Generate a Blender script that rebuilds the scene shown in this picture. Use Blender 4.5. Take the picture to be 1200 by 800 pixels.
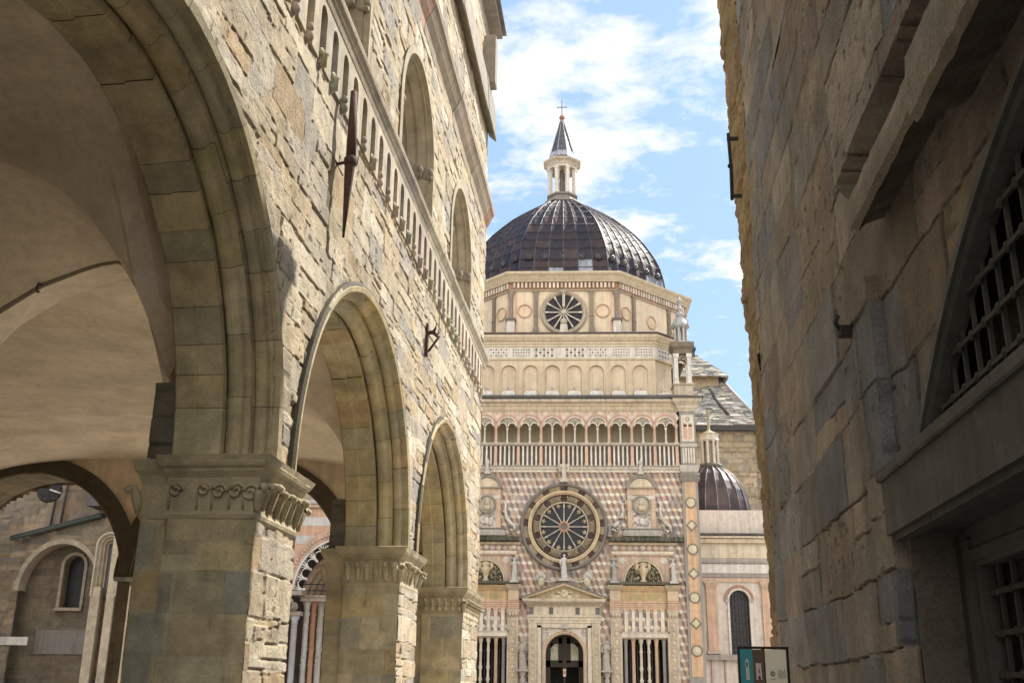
import bpy, math, random
import numpy as np
from mathutils import Matrix, Vector
R = math.radians
random.seed(7)
for o in list(bpy.data.objects): bpy.data.objects.remove(o)
scene = bpy.context.scene
col = scene.collection

# ------------------------------------------------------------------ camera, sky, sun, exposure
cam_d = bpy.data.cameras.new('camera'); cam = bpy.data.objects.new('camera', cam_d); col.objects.link(cam)
scene.camera = cam
cam_d.sensor_width = 36; cam_d.lens = 1229 / 1200 * 36; cam_d.clip_start = .05; cam_d.clip_end = 3000
p_, y_, r_ = R(18.4), R(2.79), R(.7)
Fw = Vector((-math.sin(y_) * math.cos(p_), math.cos(y_) * math.cos(p_), math.sin(p_)))
Rt = Vector((math.cos(y_), math.sin(y_), 0)); Up = Rt.cross(Fw)
Rt, Up = Rt * math.cos(r_) + Up * math.sin(r_), Up * math.cos(r_) - Rt * math.sin(r_)
m = Matrix((Rt, Up, -Fw)).transposed().to_4x4(); m.translation = (0, 0, 1.6); cam.matrix_world = m

SUN = Vector((.50, .45, .74)).normalized()
sun_el = math.asin(SUN.z); sun_az = math.atan2(SUN.x, SUN.y)
sd = bpy.data.lights.new('sun', 'SUN'); sd.energy = 3.7; sd.angle = R(.5); sd.color = (1, .93, .82)
so = bpy.data.objects.new('sun', sd); col.objects.link(so)
so.rotation_euler = (-SUN).to_track_quat('-Z', 'Y').to_euler(); so.location = (20, 20, 40)

w = bpy.data.worlds.new('World'); scene.world = w; w.use_nodes = True
nt = w.node_tree; nt.nodes.clear()
def N(nt, typ, **k):
    n = nt.nodes.new(typ)
    for a, b in k.items():
        if a == 'ins':
            for i, v in b.items(): n.inputs[i].default_value = v
        else: setattr(n, a, b)
    return n
def Lk(nt, a, b): nt.links.new(a, b)
def ramp(nt, src, stops):
    n = nt.nodes.new('ShaderNodeValToRGB'); e = n.color_ramp.elements
    while len(e) < len(stops): e.new(.5)
    for i, (p, c) in enumerate(stops):
        e[i].position = p; e[i].color = c if len(c) == 4 else (*c, 1)
    nt.links.new(src, n.inputs[0]); return n.outputs[0]
sky = N(nt, 'ShaderNodeTexSky', sky_type='NISHITA', sun_disc=False, sun_elevation=sun_el, sun_rotation=sun_az,
        altitude=350, air_density=1.0, dust_density=1.2, ozone_density=1.2)
tc = N(nt, 'ShaderNodeTexCoord'); sep = N(nt, 'ShaderNodeSeparateXYZ'); Lk(nt, tc.outputs['Generated'], sep.inputs[0])
mx = N(nt, 'ShaderNodeMath', operation='MAXIMUM', ins={1: .06}); Lk(nt, sep.outputs[2], mx.inputs[0])
dv = []
for k in (0, 1):
    d = N(nt, 'ShaderNodeMath', operation='DIVIDE'); Lk(nt, sep.outputs[k], d.inputs[0]); Lk(nt, mx.outputs[0], d.inputs[1]); dv.append(d)
cb = N(nt, 'ShaderNodeCombineXYZ'); Lk(nt, dv[0].outputs[0], cb.inputs[0]); Lk(nt, dv[1].outputs[0], cb.inputs[1])
mp = N(nt, 'ShaderNodeMapping'); mp.inputs['Location'].default_value = (5.3, 1.7, 0); Lk(nt, cb.outputs[0], mp.inputs[0])
nz = N(nt, 'ShaderNodeTexNoise', ins={'Scale': 3.5, 'Detail': 10, 'Roughness': .6, 'Lacunarity': 2.1, 'Distortion': .2}); Lk(nt, mp.outputs[0], nz.inputs[0])
# a lobe where the big cloud bank stands
CL = Vector((.06, .83, .58)).normalized()
dot = N(nt, 'ShaderNodeVectorMath', operation='DOT_PRODUCT'); Lk(nt, tc.outputs['Generated'], dot.inputs[0]); dot.inputs[1].default_value = CL
lobe = N(nt, 'ShaderNodeMapRange', ins={1: .955, 2: .998, 3: -.03, 4: .07}); Lk(nt, dot.outputs['Value'], lobe.inputs[0])
ad = N(nt, 'ShaderNodeMath', operation='ADD'); Lk(nt, nz.outputs[0], ad.inputs[0]); Lk(nt, lobe.outputs[0], ad.inputs[1])
bk = N(nt, 'ShaderNodeMapRange', ins={1: -.1, 2: -.6, 3: 0, 4: .16}); Lk(nt, sep.outputs[1], bk.inputs[0])  # extra cloud cover out of view behind the camera, added as facade fill
ad2 = N(nt, 'ShaderNodeMath', operation='ADD'); Lk(nt, ad.outputs[0], ad2.inputs[0]); Lk(nt, bk.outputs[0], ad2.inputs[1]); ad = ad2
cm = ramp(nt, ad.outputs[0], [(.515, (0, 0, 0)), (.58, (.45, .45, .45)), (.665, (1, 1, 1))])
hs = N(nt, 'ShaderNodeMix', data_type='RGBA', blend_type='MIX', ins={0: .8}); hs.inputs[7].default_value = (1.05, 1.62, 2.6, 1)
Lk(nt, sky.outputs[0], hs.inputs[6])
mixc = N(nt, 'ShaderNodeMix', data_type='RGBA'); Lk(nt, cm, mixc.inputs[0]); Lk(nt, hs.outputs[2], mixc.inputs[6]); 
# unseen clouds behind the camera are added extra bright to light the shaded facade
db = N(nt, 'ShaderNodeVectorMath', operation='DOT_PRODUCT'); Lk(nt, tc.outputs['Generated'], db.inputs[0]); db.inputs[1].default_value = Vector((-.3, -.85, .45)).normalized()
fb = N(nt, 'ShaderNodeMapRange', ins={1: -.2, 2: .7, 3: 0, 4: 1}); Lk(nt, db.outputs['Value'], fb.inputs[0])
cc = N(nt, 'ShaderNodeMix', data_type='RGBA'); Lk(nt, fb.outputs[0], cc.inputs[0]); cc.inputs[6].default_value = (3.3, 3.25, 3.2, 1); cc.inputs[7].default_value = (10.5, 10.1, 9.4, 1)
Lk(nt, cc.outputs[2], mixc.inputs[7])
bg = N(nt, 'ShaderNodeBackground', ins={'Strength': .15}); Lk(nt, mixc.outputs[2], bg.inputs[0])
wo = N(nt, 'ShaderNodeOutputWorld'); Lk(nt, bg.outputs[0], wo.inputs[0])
vs = scene.view_settings; scene.display_settings.display_device = 'sRGB'
vs.view_transform = 'Standard'; vs.look = 'None'; vs.exposure = 1.3; vs.gamma = 1; vs.use_curve_mapping = False
scene.render.resolution_x = 1024; scene.render.resolution_y = 682
scene.render.engine = 'CYCLES'; scene.cycles.max_bounces = 8; scene.cycles.diffuse_bounces = 7

# ------------------------------------------------------------------ materials (all read the face colour attribute "Col")
def mat(name, rough=.85, var=.3, nscale=3., bump=.3, bscale=25., metallic=0, stain=None, streak=0, spec=.3, coat=0, tint=None, grain=.14):
    m = bpy.data.materials.new(name); m.use_nodes = True; nt = m.node_tree
    b = nt.nodes['Principled BSDF']; b.inputs['Roughness'].default_value = rough; b.inputs['Metallic'].default_value = metallic
    b.inputs['Specular IOR Level'].default_value = spec; b.inputs['Coat Weight'].default_value = coat
    at = N(nt, 'ShaderNodeAttribute', attribute_name='Col'); tc = N(nt, 'ShaderNodeTexCoord')
    n1 = N(nt, 'ShaderNodeTexNoise', ins={'Scale': nscale, 'Detail': 8, 'Roughness': .65}); Lk(nt, tc.outputs['Object'], n1.inputs[0])
    v = ramp(nt, n1.outputs[0], [(.25, (1 - var,) * 3), (.75, (1 + var * .55,) * 3)])
    # ramp colours above 1 are allowed
    mu = N(nt, 'ShaderNodeMix', data_type='RGBA', blend_type='MULTIPLY', ins={0: 1}); Lk(nt, at.outputs[0], mu.inputs[6]); Lk(nt, v, mu.inputs[7])
    out = mu.outputs[2]
    if tint:
        mt_ = N(nt, 'ShaderNodeMix', data_type='RGBA', blend_type='MULTIPLY', ins={0: 1}); Lk(nt, out, mt_.inputs[6]); mt_.inputs[7].default_value = (*tint, 1); out = mt_.outputs[2]
    if grain:
        ng = N(nt, 'ShaderNodeTexNoise', ins={'Scale': bscale * 2.6, 'Detail': 4, 'Roughness': .8}); Lk(nt, tc.outputs['Object'], ng.inputs[0])
        gv = ramp(nt, ng.outputs[0], [(.30, (1 - grain * 2.6,) * 3), (.45, (1 - grain * .4,) * 3), (.7, (1 + grain,) * 3)])
        mg = N(nt, 'ShaderNodeMix', data_type='RGBA', blend_type='MULTIPLY', ins={0: 1}); Lk(nt, out, mg.inputs[6]); Lk(nt, gv, mg.inputs[7]); out = mg.outputs[2]
    if stain:
        n2 = N(nt, 'ShaderNodeTexNoise', ins={'Scale': stain[2], 'Detail': 7, 'Roughness': .7}); Lk(nt, tc.outputs['Object'], n2.inputs[0])
        f = ramp(nt, n2.outputs[0], [(.5, (0, 0, 0)), (.72, (stain[1],) * 3)])
        ms = N(nt, 'ShaderNodeMix', data_type='RGBA'); Lk(nt, f, ms.inputs[0]); Lk(nt, out, ms.inputs[6]); ms.inputs[7].default_value = (*stain[0], 1); out = ms.outputs[2]
    if streak:
        mp = N(nt, 'ShaderNodeMapping'); mp.inputs['Scale'].default_value = (6, 6, .35); Lk(nt, tc.outputs['Object'], mp.inputs[0])
        n3 = N(nt, 'ShaderNodeTexNoise', ins={'Scale': 1.5, 'Detail': 6, 'Roughness': .6}); Lk(nt, mp.outputs[0], n3.inputs[0])
        f = ramp(nt, n3.outputs[0], [(.42, (1, 1, 1)), (.68, (1 - streak,) * 3)])
        ms = N(nt, 'ShaderNodeMix', data_type='RGBA', blend_type='MULTIPLY', ins={0: 1}); Lk(nt, out, ms.inputs[6]); Lk(nt, f, ms.inputs[7]); out = ms.outputs[2]
    Lk(nt, out, b.inputs['Base Color'])
    if bump:
        n4 = N(nt, 'ShaderNodeTexNoise', ins={'Scale': bscale, 'Detail': 8, 'Roughness': .7}); Lk(nt, tc.outputs['Object'], n4.inputs[0])
        bp = N(nt, 'ShaderNodeBump', ins={'Strength': min(1, bump), 'Distance': .025 if bump < .7 else .04}); Lk(nt, n4.outputs[0], bp.inputs['Height']); Lk(nt, bp.outputs[0], b.inputs['Normal'])
        if rough < .7:
            rr = ramp(nt, n1.outputs[0], [(.3, (rough * .7,) * 3), (.7, (min(1, rough * 1.5),) * 3)]); Lk(nt, rr, b.inputs['Roughness'])
    return m
M_RUB = mat('rubble_sandstone', .9, .35, 5, .75, 38, stain=((.20, .17, .13), .35, 2.3))
M_ASH = mat('dressed_sandstone', .85, .38, 4, .5, 30, stain=((.10, .095, .075), .5, 1.7))
M_GREY = mat('weathered_block', .8, .45, 2.2, 1.0, 22, stain=((.20, .18, .15), .6, 1.5), streak=.10, grain=.2)
M_MAR = mat('old_marble', .6, .22, 6, .25, 40, stain=((.24, .195, .15), .5, 2.4), streak=.26, tint=(1.03, 1.0, .95))
M_TILE = mat('inlaid_marble', .6, .25, 8, .1, 40, stain=((.30, .25, .20), .35, 1.6), streak=.15, tint=(1.03, 1.0, .96))
M_PLAS = mat('lime_plaster', .9, .26, 1.1, .2, 9, stain=((.44, .35, .24), .6, .8), streak=.12, grain=.06)
M_STUC = mat('stucco', .85, .16, 2.5, .12, 20, stain=((.36, .27, .18), .4, 1.3), streak=.2, tint=(1.03, 1.0, .95))
M_LEAD = mat('sheet_metal_roof', .47, .6, 3.0, .35, 7, metallic=.2, streak=.35, spec=.35)
M_SLATE = mat('stone_slates', .8, .35, 5, .4, 20)
M_IRON = mat('rusty_iron', .75, .5, 20, .6, 60, stain=((.10, .05, .03), .5, 9))
M_BAR = mat('wrought_iron', .7, .3, 14, .3, 50, stain=((.12, .09, .06), .5, 12))
M_PAINT = mat('old_paint', .65, .25, 5, .2, 30, stain=((.13, .13, .11), .5, 3), streak=.25)
M_GLASS = mat('dark_glass', .2, .5, 3, .3, 6, spec=.3)
M_WOOD = mat('dark_wood', .55, .3, 8, .2, 30)
M_SIGN = mat('printed_board', .45, .05, 6, 0, 10, grain=.02)
M_PAVE = mat('stone_paving', .85, .3, 3, .3, 18, stain=((.2, .17, .14), .4, 1.0))

# ------------------------------------------------------------------ mesh builder
class MB:
    def __init__(s, c=(.5, .5, .5), xf=None): s.V = []; s.F = []; s.C = []; s.S = []; s.c = c; s.xf = xf; s.sm = False
    def add(s, vs, fs, c=None, sm=None):
        o = len(s.V)
        if s.xf is not None: vs = [tuple(s.xf @ Vector(v)) for v in vs]
        s.V += [tuple(v) for v in vs]
        for f in fs:
            s.F.append([i + o for i in f]); s.C.append(c or s.c); s.S.append(s.sm if sm is None else sm)
    def box(s, x0, x1, y0, y1, z0, z1, c=None, bev=0):
        if bev:
            b = bev; vs = []
            for z, i in ((z0, b), (z0 + b, 0), (z1 - b, 0), (z1, b)):
                vs += [(x0 + i, y0 + i, z), (x1 - i, y0 + i, z), (x1 - i, y1 - i, z), (x0 + i, y1 - i, z)]
            fs = [(3, 2, 1, 0), (12, 13, 14, 15)]
            for k in range(3):
                for j in range(4): fs.append((4 * k + j, 4 * k + (j + 1) % 4, 4 * k + 4 + (j + 1) % 4, 4 * k + 4 + j))
            s.add(vs, fs, c); return
        s.add([(x0, y0, z0), (x1, y0, z0), (x1, y1, z0), (x0, y1, z0), (x0, y0, z1), (x1, y0, z1), (x1, y1, z1), (x0, y1, z1)],
              [(3, 2, 1, 0), (4, 5, 6, 7), (0, 1, 5, 4), (1, 2, 6, 5), (2, 3, 7, 6), (3, 0, 4, 7)], c)
    def prism(s, poly, y0, y1, c=None):          # poly of (x,z) extruded in y
        n = len(poly); vs = [(x, y0, z) for x, z in poly] + [(x, y1, z) for x, z in poly]
        s.add(vs, [tuple(range(n)), tuple(range(2 * n - 1, n - 1, -1))] + [(i, i + n, (i + 1) % n + n, (i + 1) % n) for i in range(n)], c)
    def plan(s, poly, z0, z1, c=None, poly2=None):            # poly of (x,y) extruded in z
        n = len(poly); p2 = poly2 or poly; vs = [(x, y, z0) for x, y in poly] + [(x, y, z1) for x, y in p2]
        s.add(vs, [tuple(range(n - 1, -1, -1)), tuple(range(n, 2 * n))] + [(i, (i + 1) % n, (i + 1) % n + n, i + n) for i in range(n)], c)
    def lathe(s, cx, cy, prof, n=12, c=None, sm=True, cap=True, off=0):
        vs = [(cx + r * math.cos(2 * math.pi * (i + off) / n), cy + r * math.sin(2 * math.pi * (i + off) / n), z) for r, z in prof for i in range(n)]
        fs = [(k * n + i, k * n + (i + 1) % n, (k + 1) * n + (i + 1) % n, (k + 1) * n + i) for k in range(len(prof) - 1) for i in range(n)]
        s.add(vs, fs, c, sm)
        if cap:
            s.add(vs[:n], [tuple(range(n - 1, -1, -1))], c, False); s.add(vs[-n:], [tuple(range(n))], c, False)
    def lathe_y(s, cx, cz, prof, n=24, c=None, sm=False, cap=True):   # prof of (r,y) about a y axis
        vs = [(cx + r * math.cos(2 * math.pi * i / n), y, cz + r * math.sin(2 * math.pi * i / n)) for r, y in prof for i in range(n)]
        s.add(vs, [(k * n + i, k * n + (i + 1) % n, (k + 1) * n + (i + 1) % n, (k + 1) * n + i) for k in range(len(prof) - 1) for i in range(n)], c, sm)
        if cap: s.add(vs[-n:], [tuple(range(n))], c, False)
    def arch(s, cx, cz, prof, a0=0., a1=math.pi, n=16, zb=None, c=None, sm=False, sx=1., sz=1.):
        # profile (r,y) swept round an arch in the xz plane, with straight legs down to zb
        st = []
        if zb is not None: st.append(('j', 1))
        st += [('a', a0 + (a1 - a0) * i / n) for i in range(n + 1)]
        if zb is not None: st.append(('j', -1))
        vs = []
        for kk, a in st:
            for r, y in prof:
                if kk == 'j': vs.append((cx + a * r * sx, y, zb))
                else: vs.append((cx + r * math.cos(a) * sx, y, cz + r * math.sin(a) * sz))
        k = len(prof)
        s.add(vs, [(i * k + j, i * k + j + 1, (i + 1) * k + j + 1, (i + 1) * k + j) for i in range(len(st) - 1) for j in range(k - 1)], c, sm)
    def tube(s, pts, r, n=8, c=None, sm=True):
        pts = [Vector(p) for p in pts]; m = len(pts); rr = r if isinstance(r, (list, tuple)) else [r] * m; vs = []
        for i, p in enumerate(pts):
            t = (pts[min(i + 1, m - 1)] - pts[max(i - 1, 0)]).normalized()
            a = t.cross(Vector((0, 0, 1)) if abs(t.z) < .9 else Vector((1, 0, 0))).normalized(); b = t.cross(a)
            vs += [tuple(p + (a * math.cos(2 * math.pi * k / n) + b * math.sin(2 * math.pi * k / n)) * rr[i]) for k in range(n)]
        s.add(vs, [(i * n + k, i * n + (k + 1) % n, (i + 1) * n + (k + 1) % n, (i + 1) * n + k) for i in range(m - 1) for k in range(n)]
              + [tuple(range(n - 1, -1, -1)), tuple(range((m - 1) * n, m * n))], c, sm)
    def ball(s, x, y, z, rx, ry=None, rz=None, n=10, c=None):
        ry = ry or rx; rz = rz or rx; h = max(4, n // 2)
        vs = [(x + rx * math.sin(math.pi * j / h) * math.cos(2 * math.pi * i / n), y + ry * math.sin(math.pi * j / h) * math.sin(2 * math.pi * i / n), z + rz * math.cos(math.pi * j / h)) for j in range(h + 1) for i in range(n)]
        s.add(vs, [(j * n + i, j * n + (i + 1) % n, (j + 1) * n + (i + 1) % n, (j + 1) * n + i) for j in range(h) for i in range(n)], c, True)
    def loft(s, x0, x1, y0, y1, prof, c=None, jit=0, sm=False):       # rectangular moulding: prof of (offset, z)
        vs = []
        for o, z in prof: vs += [(x0 - o, y0 - o, z), (x1 + o, y0 - o, z), (x1 + o, y1 + o, z), (x0 - o, y1 + o, z)]
        if jit: vs = [(x + random.uniform(-jit, jit), y + random.uniform(-jit, jit), z + random.uniform(-jit, jit)) for x, y, z in vs]
        k = len(prof)
        s.add(vs, [(4 * i + j, 4 * i + (j + 1) % 4, 4 * i + 4 + (j + 1) % 4, 4 * i + 4 + j) for i in range(k - 1) for j in range(4)] + [(3, 2, 1, 0), tuple(range(4 * k - 4, 4 * k))], c, sm)
    def worn(s, x0, x1, y0, y1, prof, c=None, step=.05, amp=.01, seed=0):     # rectangular moulding with chipped, uneven edges
        loop = []
        for (ax, ay, bx, by) in ((0, 0, 1, 0), (1, 0, 1, 1), (1, 1, 0, 1), (0, 1, 0, 0)):
            L_ = (x1 - x0) if ay == by else (y1 - y0); n = max(2, int(L_ / step))
            for i in range(n): t = i / n; loop.append((ax + (bx - ax) * t, ay + (by - ay) * t))
        n = len(loop); q = np.array(loop); vs = []
        for j, (o, z) in enumerate(prof):
            d = fbm(np.arange(n) * .9, np.full(n, j * .35), seed, 3) - .5; ch = np.clip(vn(np.arange(n) * .33, np.full(n, j * .25), seed + 5) - .74, 0, 1) * 6 * amp
            for i in range(n):
                k = o + 2 * amp * d[i] - (ch[i] if o > .03 else 0); u, v = loop[i]
                vs.append((x0 + (x1 - x0) * u + (u * 2 - 1) * k, y0 + (y1 - y0) * v + (v * 2 - 1) * k, z + amp * .7 * d[(i * 7) % n]))
        m_ = len(prof)
        s.add(vs, [(j * n + i, j * n + (i + 1) % n, (j + 1) * n + (i + 1) % n, (j + 1) * n + i) for j in range(m_ - 1) for i in range(n)] + [tuple(range(n - 1, -1, -1)), tuple(range((m_ - 1) * n, m_ * n))], c)
    def build(s, name, m, parent=None):
        me = bpy.data.meshes.new(name); me.from_pydata(s.V, [], s.F)
        at = me.color_attributes.new('Col', 'FLOAT_COLOR', 'CORNER')
        cs = np.repeat(np.array(s.C, float).reshape(-1, 3), [len(f) for f in s.F], axis=0)
        at.data.foreach_set('color', np.hstack([cs, np.ones((len(cs), 1))]).ravel())
        me.polygons.foreach_set('use_smooth', s.S); me.materials.append(m); me.update()
        o = bpy.data.objects.new(name, me); col.objects.link(o)
        if parent: o.parent = parent
        return o
def tag(o, label=None, cat=None, group=None, kind=None):
    if label: o['label'] = label
    if cat: o['category'] = cat
    if group: o['group'] = group
    if kind: o['kind'] = kind
    return o
def empty(name, loc=(0, 0, 0), rz=0, **k):
    o = bpy.data.objects.new(name, None); col.objects.link(o); o.location = loc; o.rotation_euler = (0, 0, rz); o.empty_display_size = .3
    return tag(o, **k)
def jc(c, v=.12): k = 1 + random.uniform(-v, v); return tuple(max(0, a * k * (1 + random.uniform(-v, v) * .3)) for a in c)
def lerp(a, b, t): return a + (b - a) * t

# ------------------------------------------------------------------ numpy masonry
def hsh(x, y, s):
    x = np.asarray(x).astype(np.int64); y = np.asarray(y).astype(np.int64)
    n = (x * 374761393 + y * 668265263 + s * 974634777) & 0xffffffff
    n = ((n ^ (n >> 13)) * 1274126177) & 0xffffffff
    n = ((n ^ (n >> 16)) * 2246822519) & 0xffffffff
    return ((n ^ (n >> 15)) & 0xffffff) / float(0xffffff)
def vn(x, y, s=0):
    ix = np.floor(x); iy = np.floor(y); fx = x - ix; fy = y - iy; fx = fx * fx * (3 - 2 * fx); fy = fy * fy * (3 - 2 * fy)
    return (hsh(ix, iy, s) * (1 - fx) + hsh(ix + 1, iy, s) * fx) * (1 - fy) + (hsh(ix, iy + 1, s) * (1 - fx) + hsh(ix + 1, iy + 1, s) * fx) * fy
def fbm(x, y, s=0, o=4):
    r = 0; a = .5
    for k in range(o): r = r + a * vn(x * 2 ** k, y * 2 ** k, s + k); a *= .5
    return r
def masonry(U, V, seed, ch=(.14, .34), cw=(.25, .7), warp=.05, split=.3):
    rs = np.random.RandomState(seed)
    Vw = V + (fbm(U * .9, V * .9, seed) - .5) * warp * 2 + (vn(U * 5, V * 5, seed + 9) - .5) * warp * .5
    Uw = U + (fbm(U * 1.3 + 7, V * 2, seed + 3) - .5) * warp * 2 + (vn(U * 6, V * 6, seed + 11) - .5) * warp * .5
    lo, hi = Vw.min() - 1, Vw.max() + 1; e = [lo]
    while e[-1] < hi: e.append(e[-1] + rs.uniform(*ch))
    e = np.array(e); k = np.clip(np.searchsorted(e, Vw) - 1, 0, len(e) - 2)
    vb = e[k]; vt = e[k + 1]; ub = np.zeros_like(U); ut = np.zeros_like(U); jid = np.zeros_like(U)
    ulo, uhi = Uw.min() - 1, Uw.max() + 1
    for q in np.unique(k):
        m = k == q; j = [ulo - rs.uniform(0, .5)]
        while j[-1] < uhi: j.append(j[-1] + rs.uniform(*cw))
        j = np.array(j); i = np.clip(np.searchsorted(j, Uw[m]) - 1, 0, len(j) - 2); ub[m] = j[i]; ut[m] = j[i + 1]; jid[m] = i
    sp = hsh(jid, k, seed + 21) < split; fr = .35 + .3 * hsh(jid, k, seed + 22); mid = vb + (vt - vb) * fr
    up = sp & (Vw > mid); dn = sp & ~up
    vb = np.where(up, mid, vb); vt = np.where(dn, mid, vt); i2 = jid * 3 + up + 2 * dn
    d = np.minimum(np.minimum(Vw - vb, vt - Vw), np.minimum(Uw - ub, ut - Uw))
    cu = (U - (ub + ut) / 2); cv = (V - (vb + vt) / 2)
    return i2, k, d, cu, cv
def wall_field(name, mt, parent, us, vs, place, mask=None, seed=1, pal=None, joint=(.2, .17, .13), jd=.03, jw=.02, hv=.03, tilt=.12, rough=.012,
               lum=.18, extra=None, tone=None, joint2=None, pits=.0, **kw):
    U, V = np.meshgrid(us, vs); i2, k, d, cu, cv = masonry(U, V, seed, **kw)
    h0 = (hsh(i2, k, seed + 1) - .5) * 2 * hv; tx = (hsh(i2, k, seed + 2) - .5) * tilt; ty = (hsh(i2, k, seed + 3) - .5) * tilt
    rq = .35 + 1.4 * hsh(i2, k, seed + 31)
    H = h0 + tx * cu + ty * cv + (fbm(U * 9, V * 9, seed + 5) - .5) * rough * 2 * rq + (fbm(U * 30, V * 30, seed + 6, 2) - .4) * rough * .7
    e = np.clip(d / (jw * (.6 + .9 * vn(U * 3, V * 3, seed + 7))), 0, 1); e = e * e * (3 - 2 * e)
    open_ = .35 + .65 * (vn(U * 1.7, V * 1.7, seed + 8) > .42)
    H = H * e - (1 - e) * jd * open_
    pit = np.clip((vn(U * 13, V * 17, seed + 33) - .80) * 6, 0, 1) * (hsh(i2, k, seed + 34) < .55) * pits
    H = H - .014 * pit
    if extra is not None: H = H + extra(U, V)
    P = place(U, V, H)
    pal = np.array(pal); pi = (hsh(i2, k, seed + 12) * len(pal)).astype(int) % len(pal)
    C = pal[pi] * (1 + (hsh(i2, k, seed + 13) - .5)[..., None] * 2 * lum)
    C = C * (1 + (fbm(U * 4, V * 4, seed + 14) - .47)[..., None] * .35)
    if tone is not None: C = C * tone(U, V)[..., None]
    C = C * (1 - .45 * pit)[..., None] * (1 - .16 * np.clip((fbm(U * 2.3, V * .35, seed + 35) - .5) * 5, 0, 1))[..., None]
    J = np.array(joint)
    if joint2 is not None:
        jm = np.clip((.46 - vn(U * 1.7, V * 1.7, seed + 8)) * 9, 0, 1)[..., None]; J = J * (1 - jm) + np.array(joint2) * jm
    C = C * e[..., None] + J * (1 - e[..., None])
    ny, nx = U.shape; idx = np.arange(ny * nx).reshape(ny, nx)
    q = np.stack([idx[:-1, :-1], idx[:-1, 1:], idx[1:, 1:], idx[1:, :-1]], -1)
    if mask is not None:
        mu = (U[:-1, :-1] + U[1:, 1:]) / 2; mv = (V[:-1, :-1] + V[1:, 1:]) / 2; q = q[mask(mu, mv)]
    else: q = q.reshape(-1, 4)
    me = bpy.data.meshes.new(name); nv = ny * nx; nf = len(q)
    me.vertices.add(nv); me.vertices.foreach_set('co', P.reshape(-1, 3).astype(np.float32).ravel())
    me.loops.add(nf * 4); me.loops.foreach_set('vertex_index', q.astype(np.int32).ravel())
    me.polygons.add(nf); me.polygons.foreach_set('loop_start', np.arange(0, nf * 4, 4, dtype=np.int32))
    me.update(calc_edges=True)
    at = me.color_attributes.new('Col', 'FLOAT_COLOR', 'POINT')
    at.data.foreach_set('color', np.concatenate([np.clip(C, 0, 1), np.ones(C.shape[:2] + (1,))], -1).astype(np.float32).ravel())
    me.polygons.foreach_set('use_smooth', np.zeros(nf, bool)); me.materials.append(mt); me.validate()
    o = bpy.data.objects.new(name, me); col.objects.link(o); o.parent = parent
    return o
def ar(a, b, d): return np.linspace(a, b, max(2, int(round((b - a) / d)) + 1))
SAND = [(.46, .38, .26), (.52, .44, .31), (.42, .345, .24), (.48, .385, .245), (.43, .375, .29), (.54, .465, .34), (.43, .32, .19), (.50, .41, .27), (.36, .325, .27), (.56, .49, .37)]
OCHRE = [(.49, .40, .22), (.43, .37, .235), (.52, .395, .21), (.38, .35, .255), (.47, .385, .23), (.36, .34, .26), (.52, .45, .29)]
GREYB = [(.37, .33, .285), (.29, .29, .29), (.40, .335, .26), (.33, .315, .295), (.375, .31, .24), (.26, .27, .285), (.44, .39, .325), (.35, .29, .25)]

AW = .056
SWAP = Matrix(((0, 1, 0, 0), (1, 0, 0, 0), (0, 0, 1, 0), (0, 0, 0, 1)))    # (u, depth, z) -> (depth, u, z)
def voussoirs(mb, cx, cz, prof, a0, a1, step, pal, g=.004, sub=3, back=True, zb=None, rj=.006):
    r = max(p[0] for p in prof); n = max(1, int((a1 - a0) * r / step)); cuts = [a0]
    for i in range(n): cuts.append(cuts[-1] + (a1 - a0) / n * random.uniform(.75, 1.25))
    k = (a1 - a0) / (cuts[-1] - a0); cuts = [a0 + (c - a0) * k for c in cuts]
    for a, b in zip(cuts[:-1], cuts[1:]):
        dr = random.uniform(-rj, rj); c = jc(tuple(.5 * a + .5 * b for a, b in zip(random.choice(pal), pal[0])), .10)
        mb.arch(cx, cz, [(q[0] + dr, q[1] + dr * .5) for q in prof], a + g / r * 1, b - g / r, sub, c=c)
    if back:
        ins = .014
        mb.arch(cx, cz, [(q[0] + ins, q[1] - ins * .3) for q in prof], a0, a1, 40, c=(.09, .075, .05))

# ================================================================== ground
g = MB((.40, .36, .30)); g.add([(-600, -600, 0), (600, -600, 0), (600, 900, 0), (-600, 900, 0)], [(0, 1, 2, 3)])
tag(g.build('ground', M_PAVE), kind='structure')
g = MB()
for i in range(44):
    x = -30 + 2 * .65 * i
    for j in range(30): g.box(x + .01, x + 1.29, 22 + j * .62, 22 + j * .62 + .60, -.05, .004 + .002 * random.random(), jc((.44, .39, .33), .18))
for i in range(9):
    for j in range(46): g.box(-2.6 + .46 * i, -2.6 + .46 * i + .45, -6 + j * .62, -6 + j * .62 + .60, -.05, .004 + .002 * random.random(), jc((.42, .38, .32), .18))
tag(g.build('paving', M_PAVE), kind='structure')

# ================================================================== loggia palace (left)
pal = empty('loggia_palace', (0, 0, 0), -AW, label='long rubble stone palace on the left with open ground floor arcade and corbelled string course', cat='palace')
ARCH = [(-6.0 + 0.1, 2.75), (0.05, 2.75), (6.0, 2.76), (11.92, 2.70), (17.9, 2.62)]
ZS = 3.45
WIN = [9.65, 14.2, 18.75, 5.1]
WZ, WR = 9.75, 1.33
def mask_street(u, v):
    m = np.ones_like(u, bool)
    for c, ro in ARCH:
        m &= ~(((u - c) ** 2 + (v - ZS) ** 2 < (ro - .07) ** 2) & (v >= ZS)); m &= ~((np.abs(u - c) < ro - .33) & (v < ZS))
    for c in WIN:
        m &= ~(((u - c) ** 2 + (v - WZ) ** 2 < (WR - .08) ** 2) & (v >= WZ)); m &= ~((np.abs(u - c) < WR - .08) & (v < WZ) & (v > 8.62))
    return m
us = [4.2]
while us[-1] < 22.36: us.append(us[-1] + max(.016, .0026 * us[-1]))
us[-1] = 22.36
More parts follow.
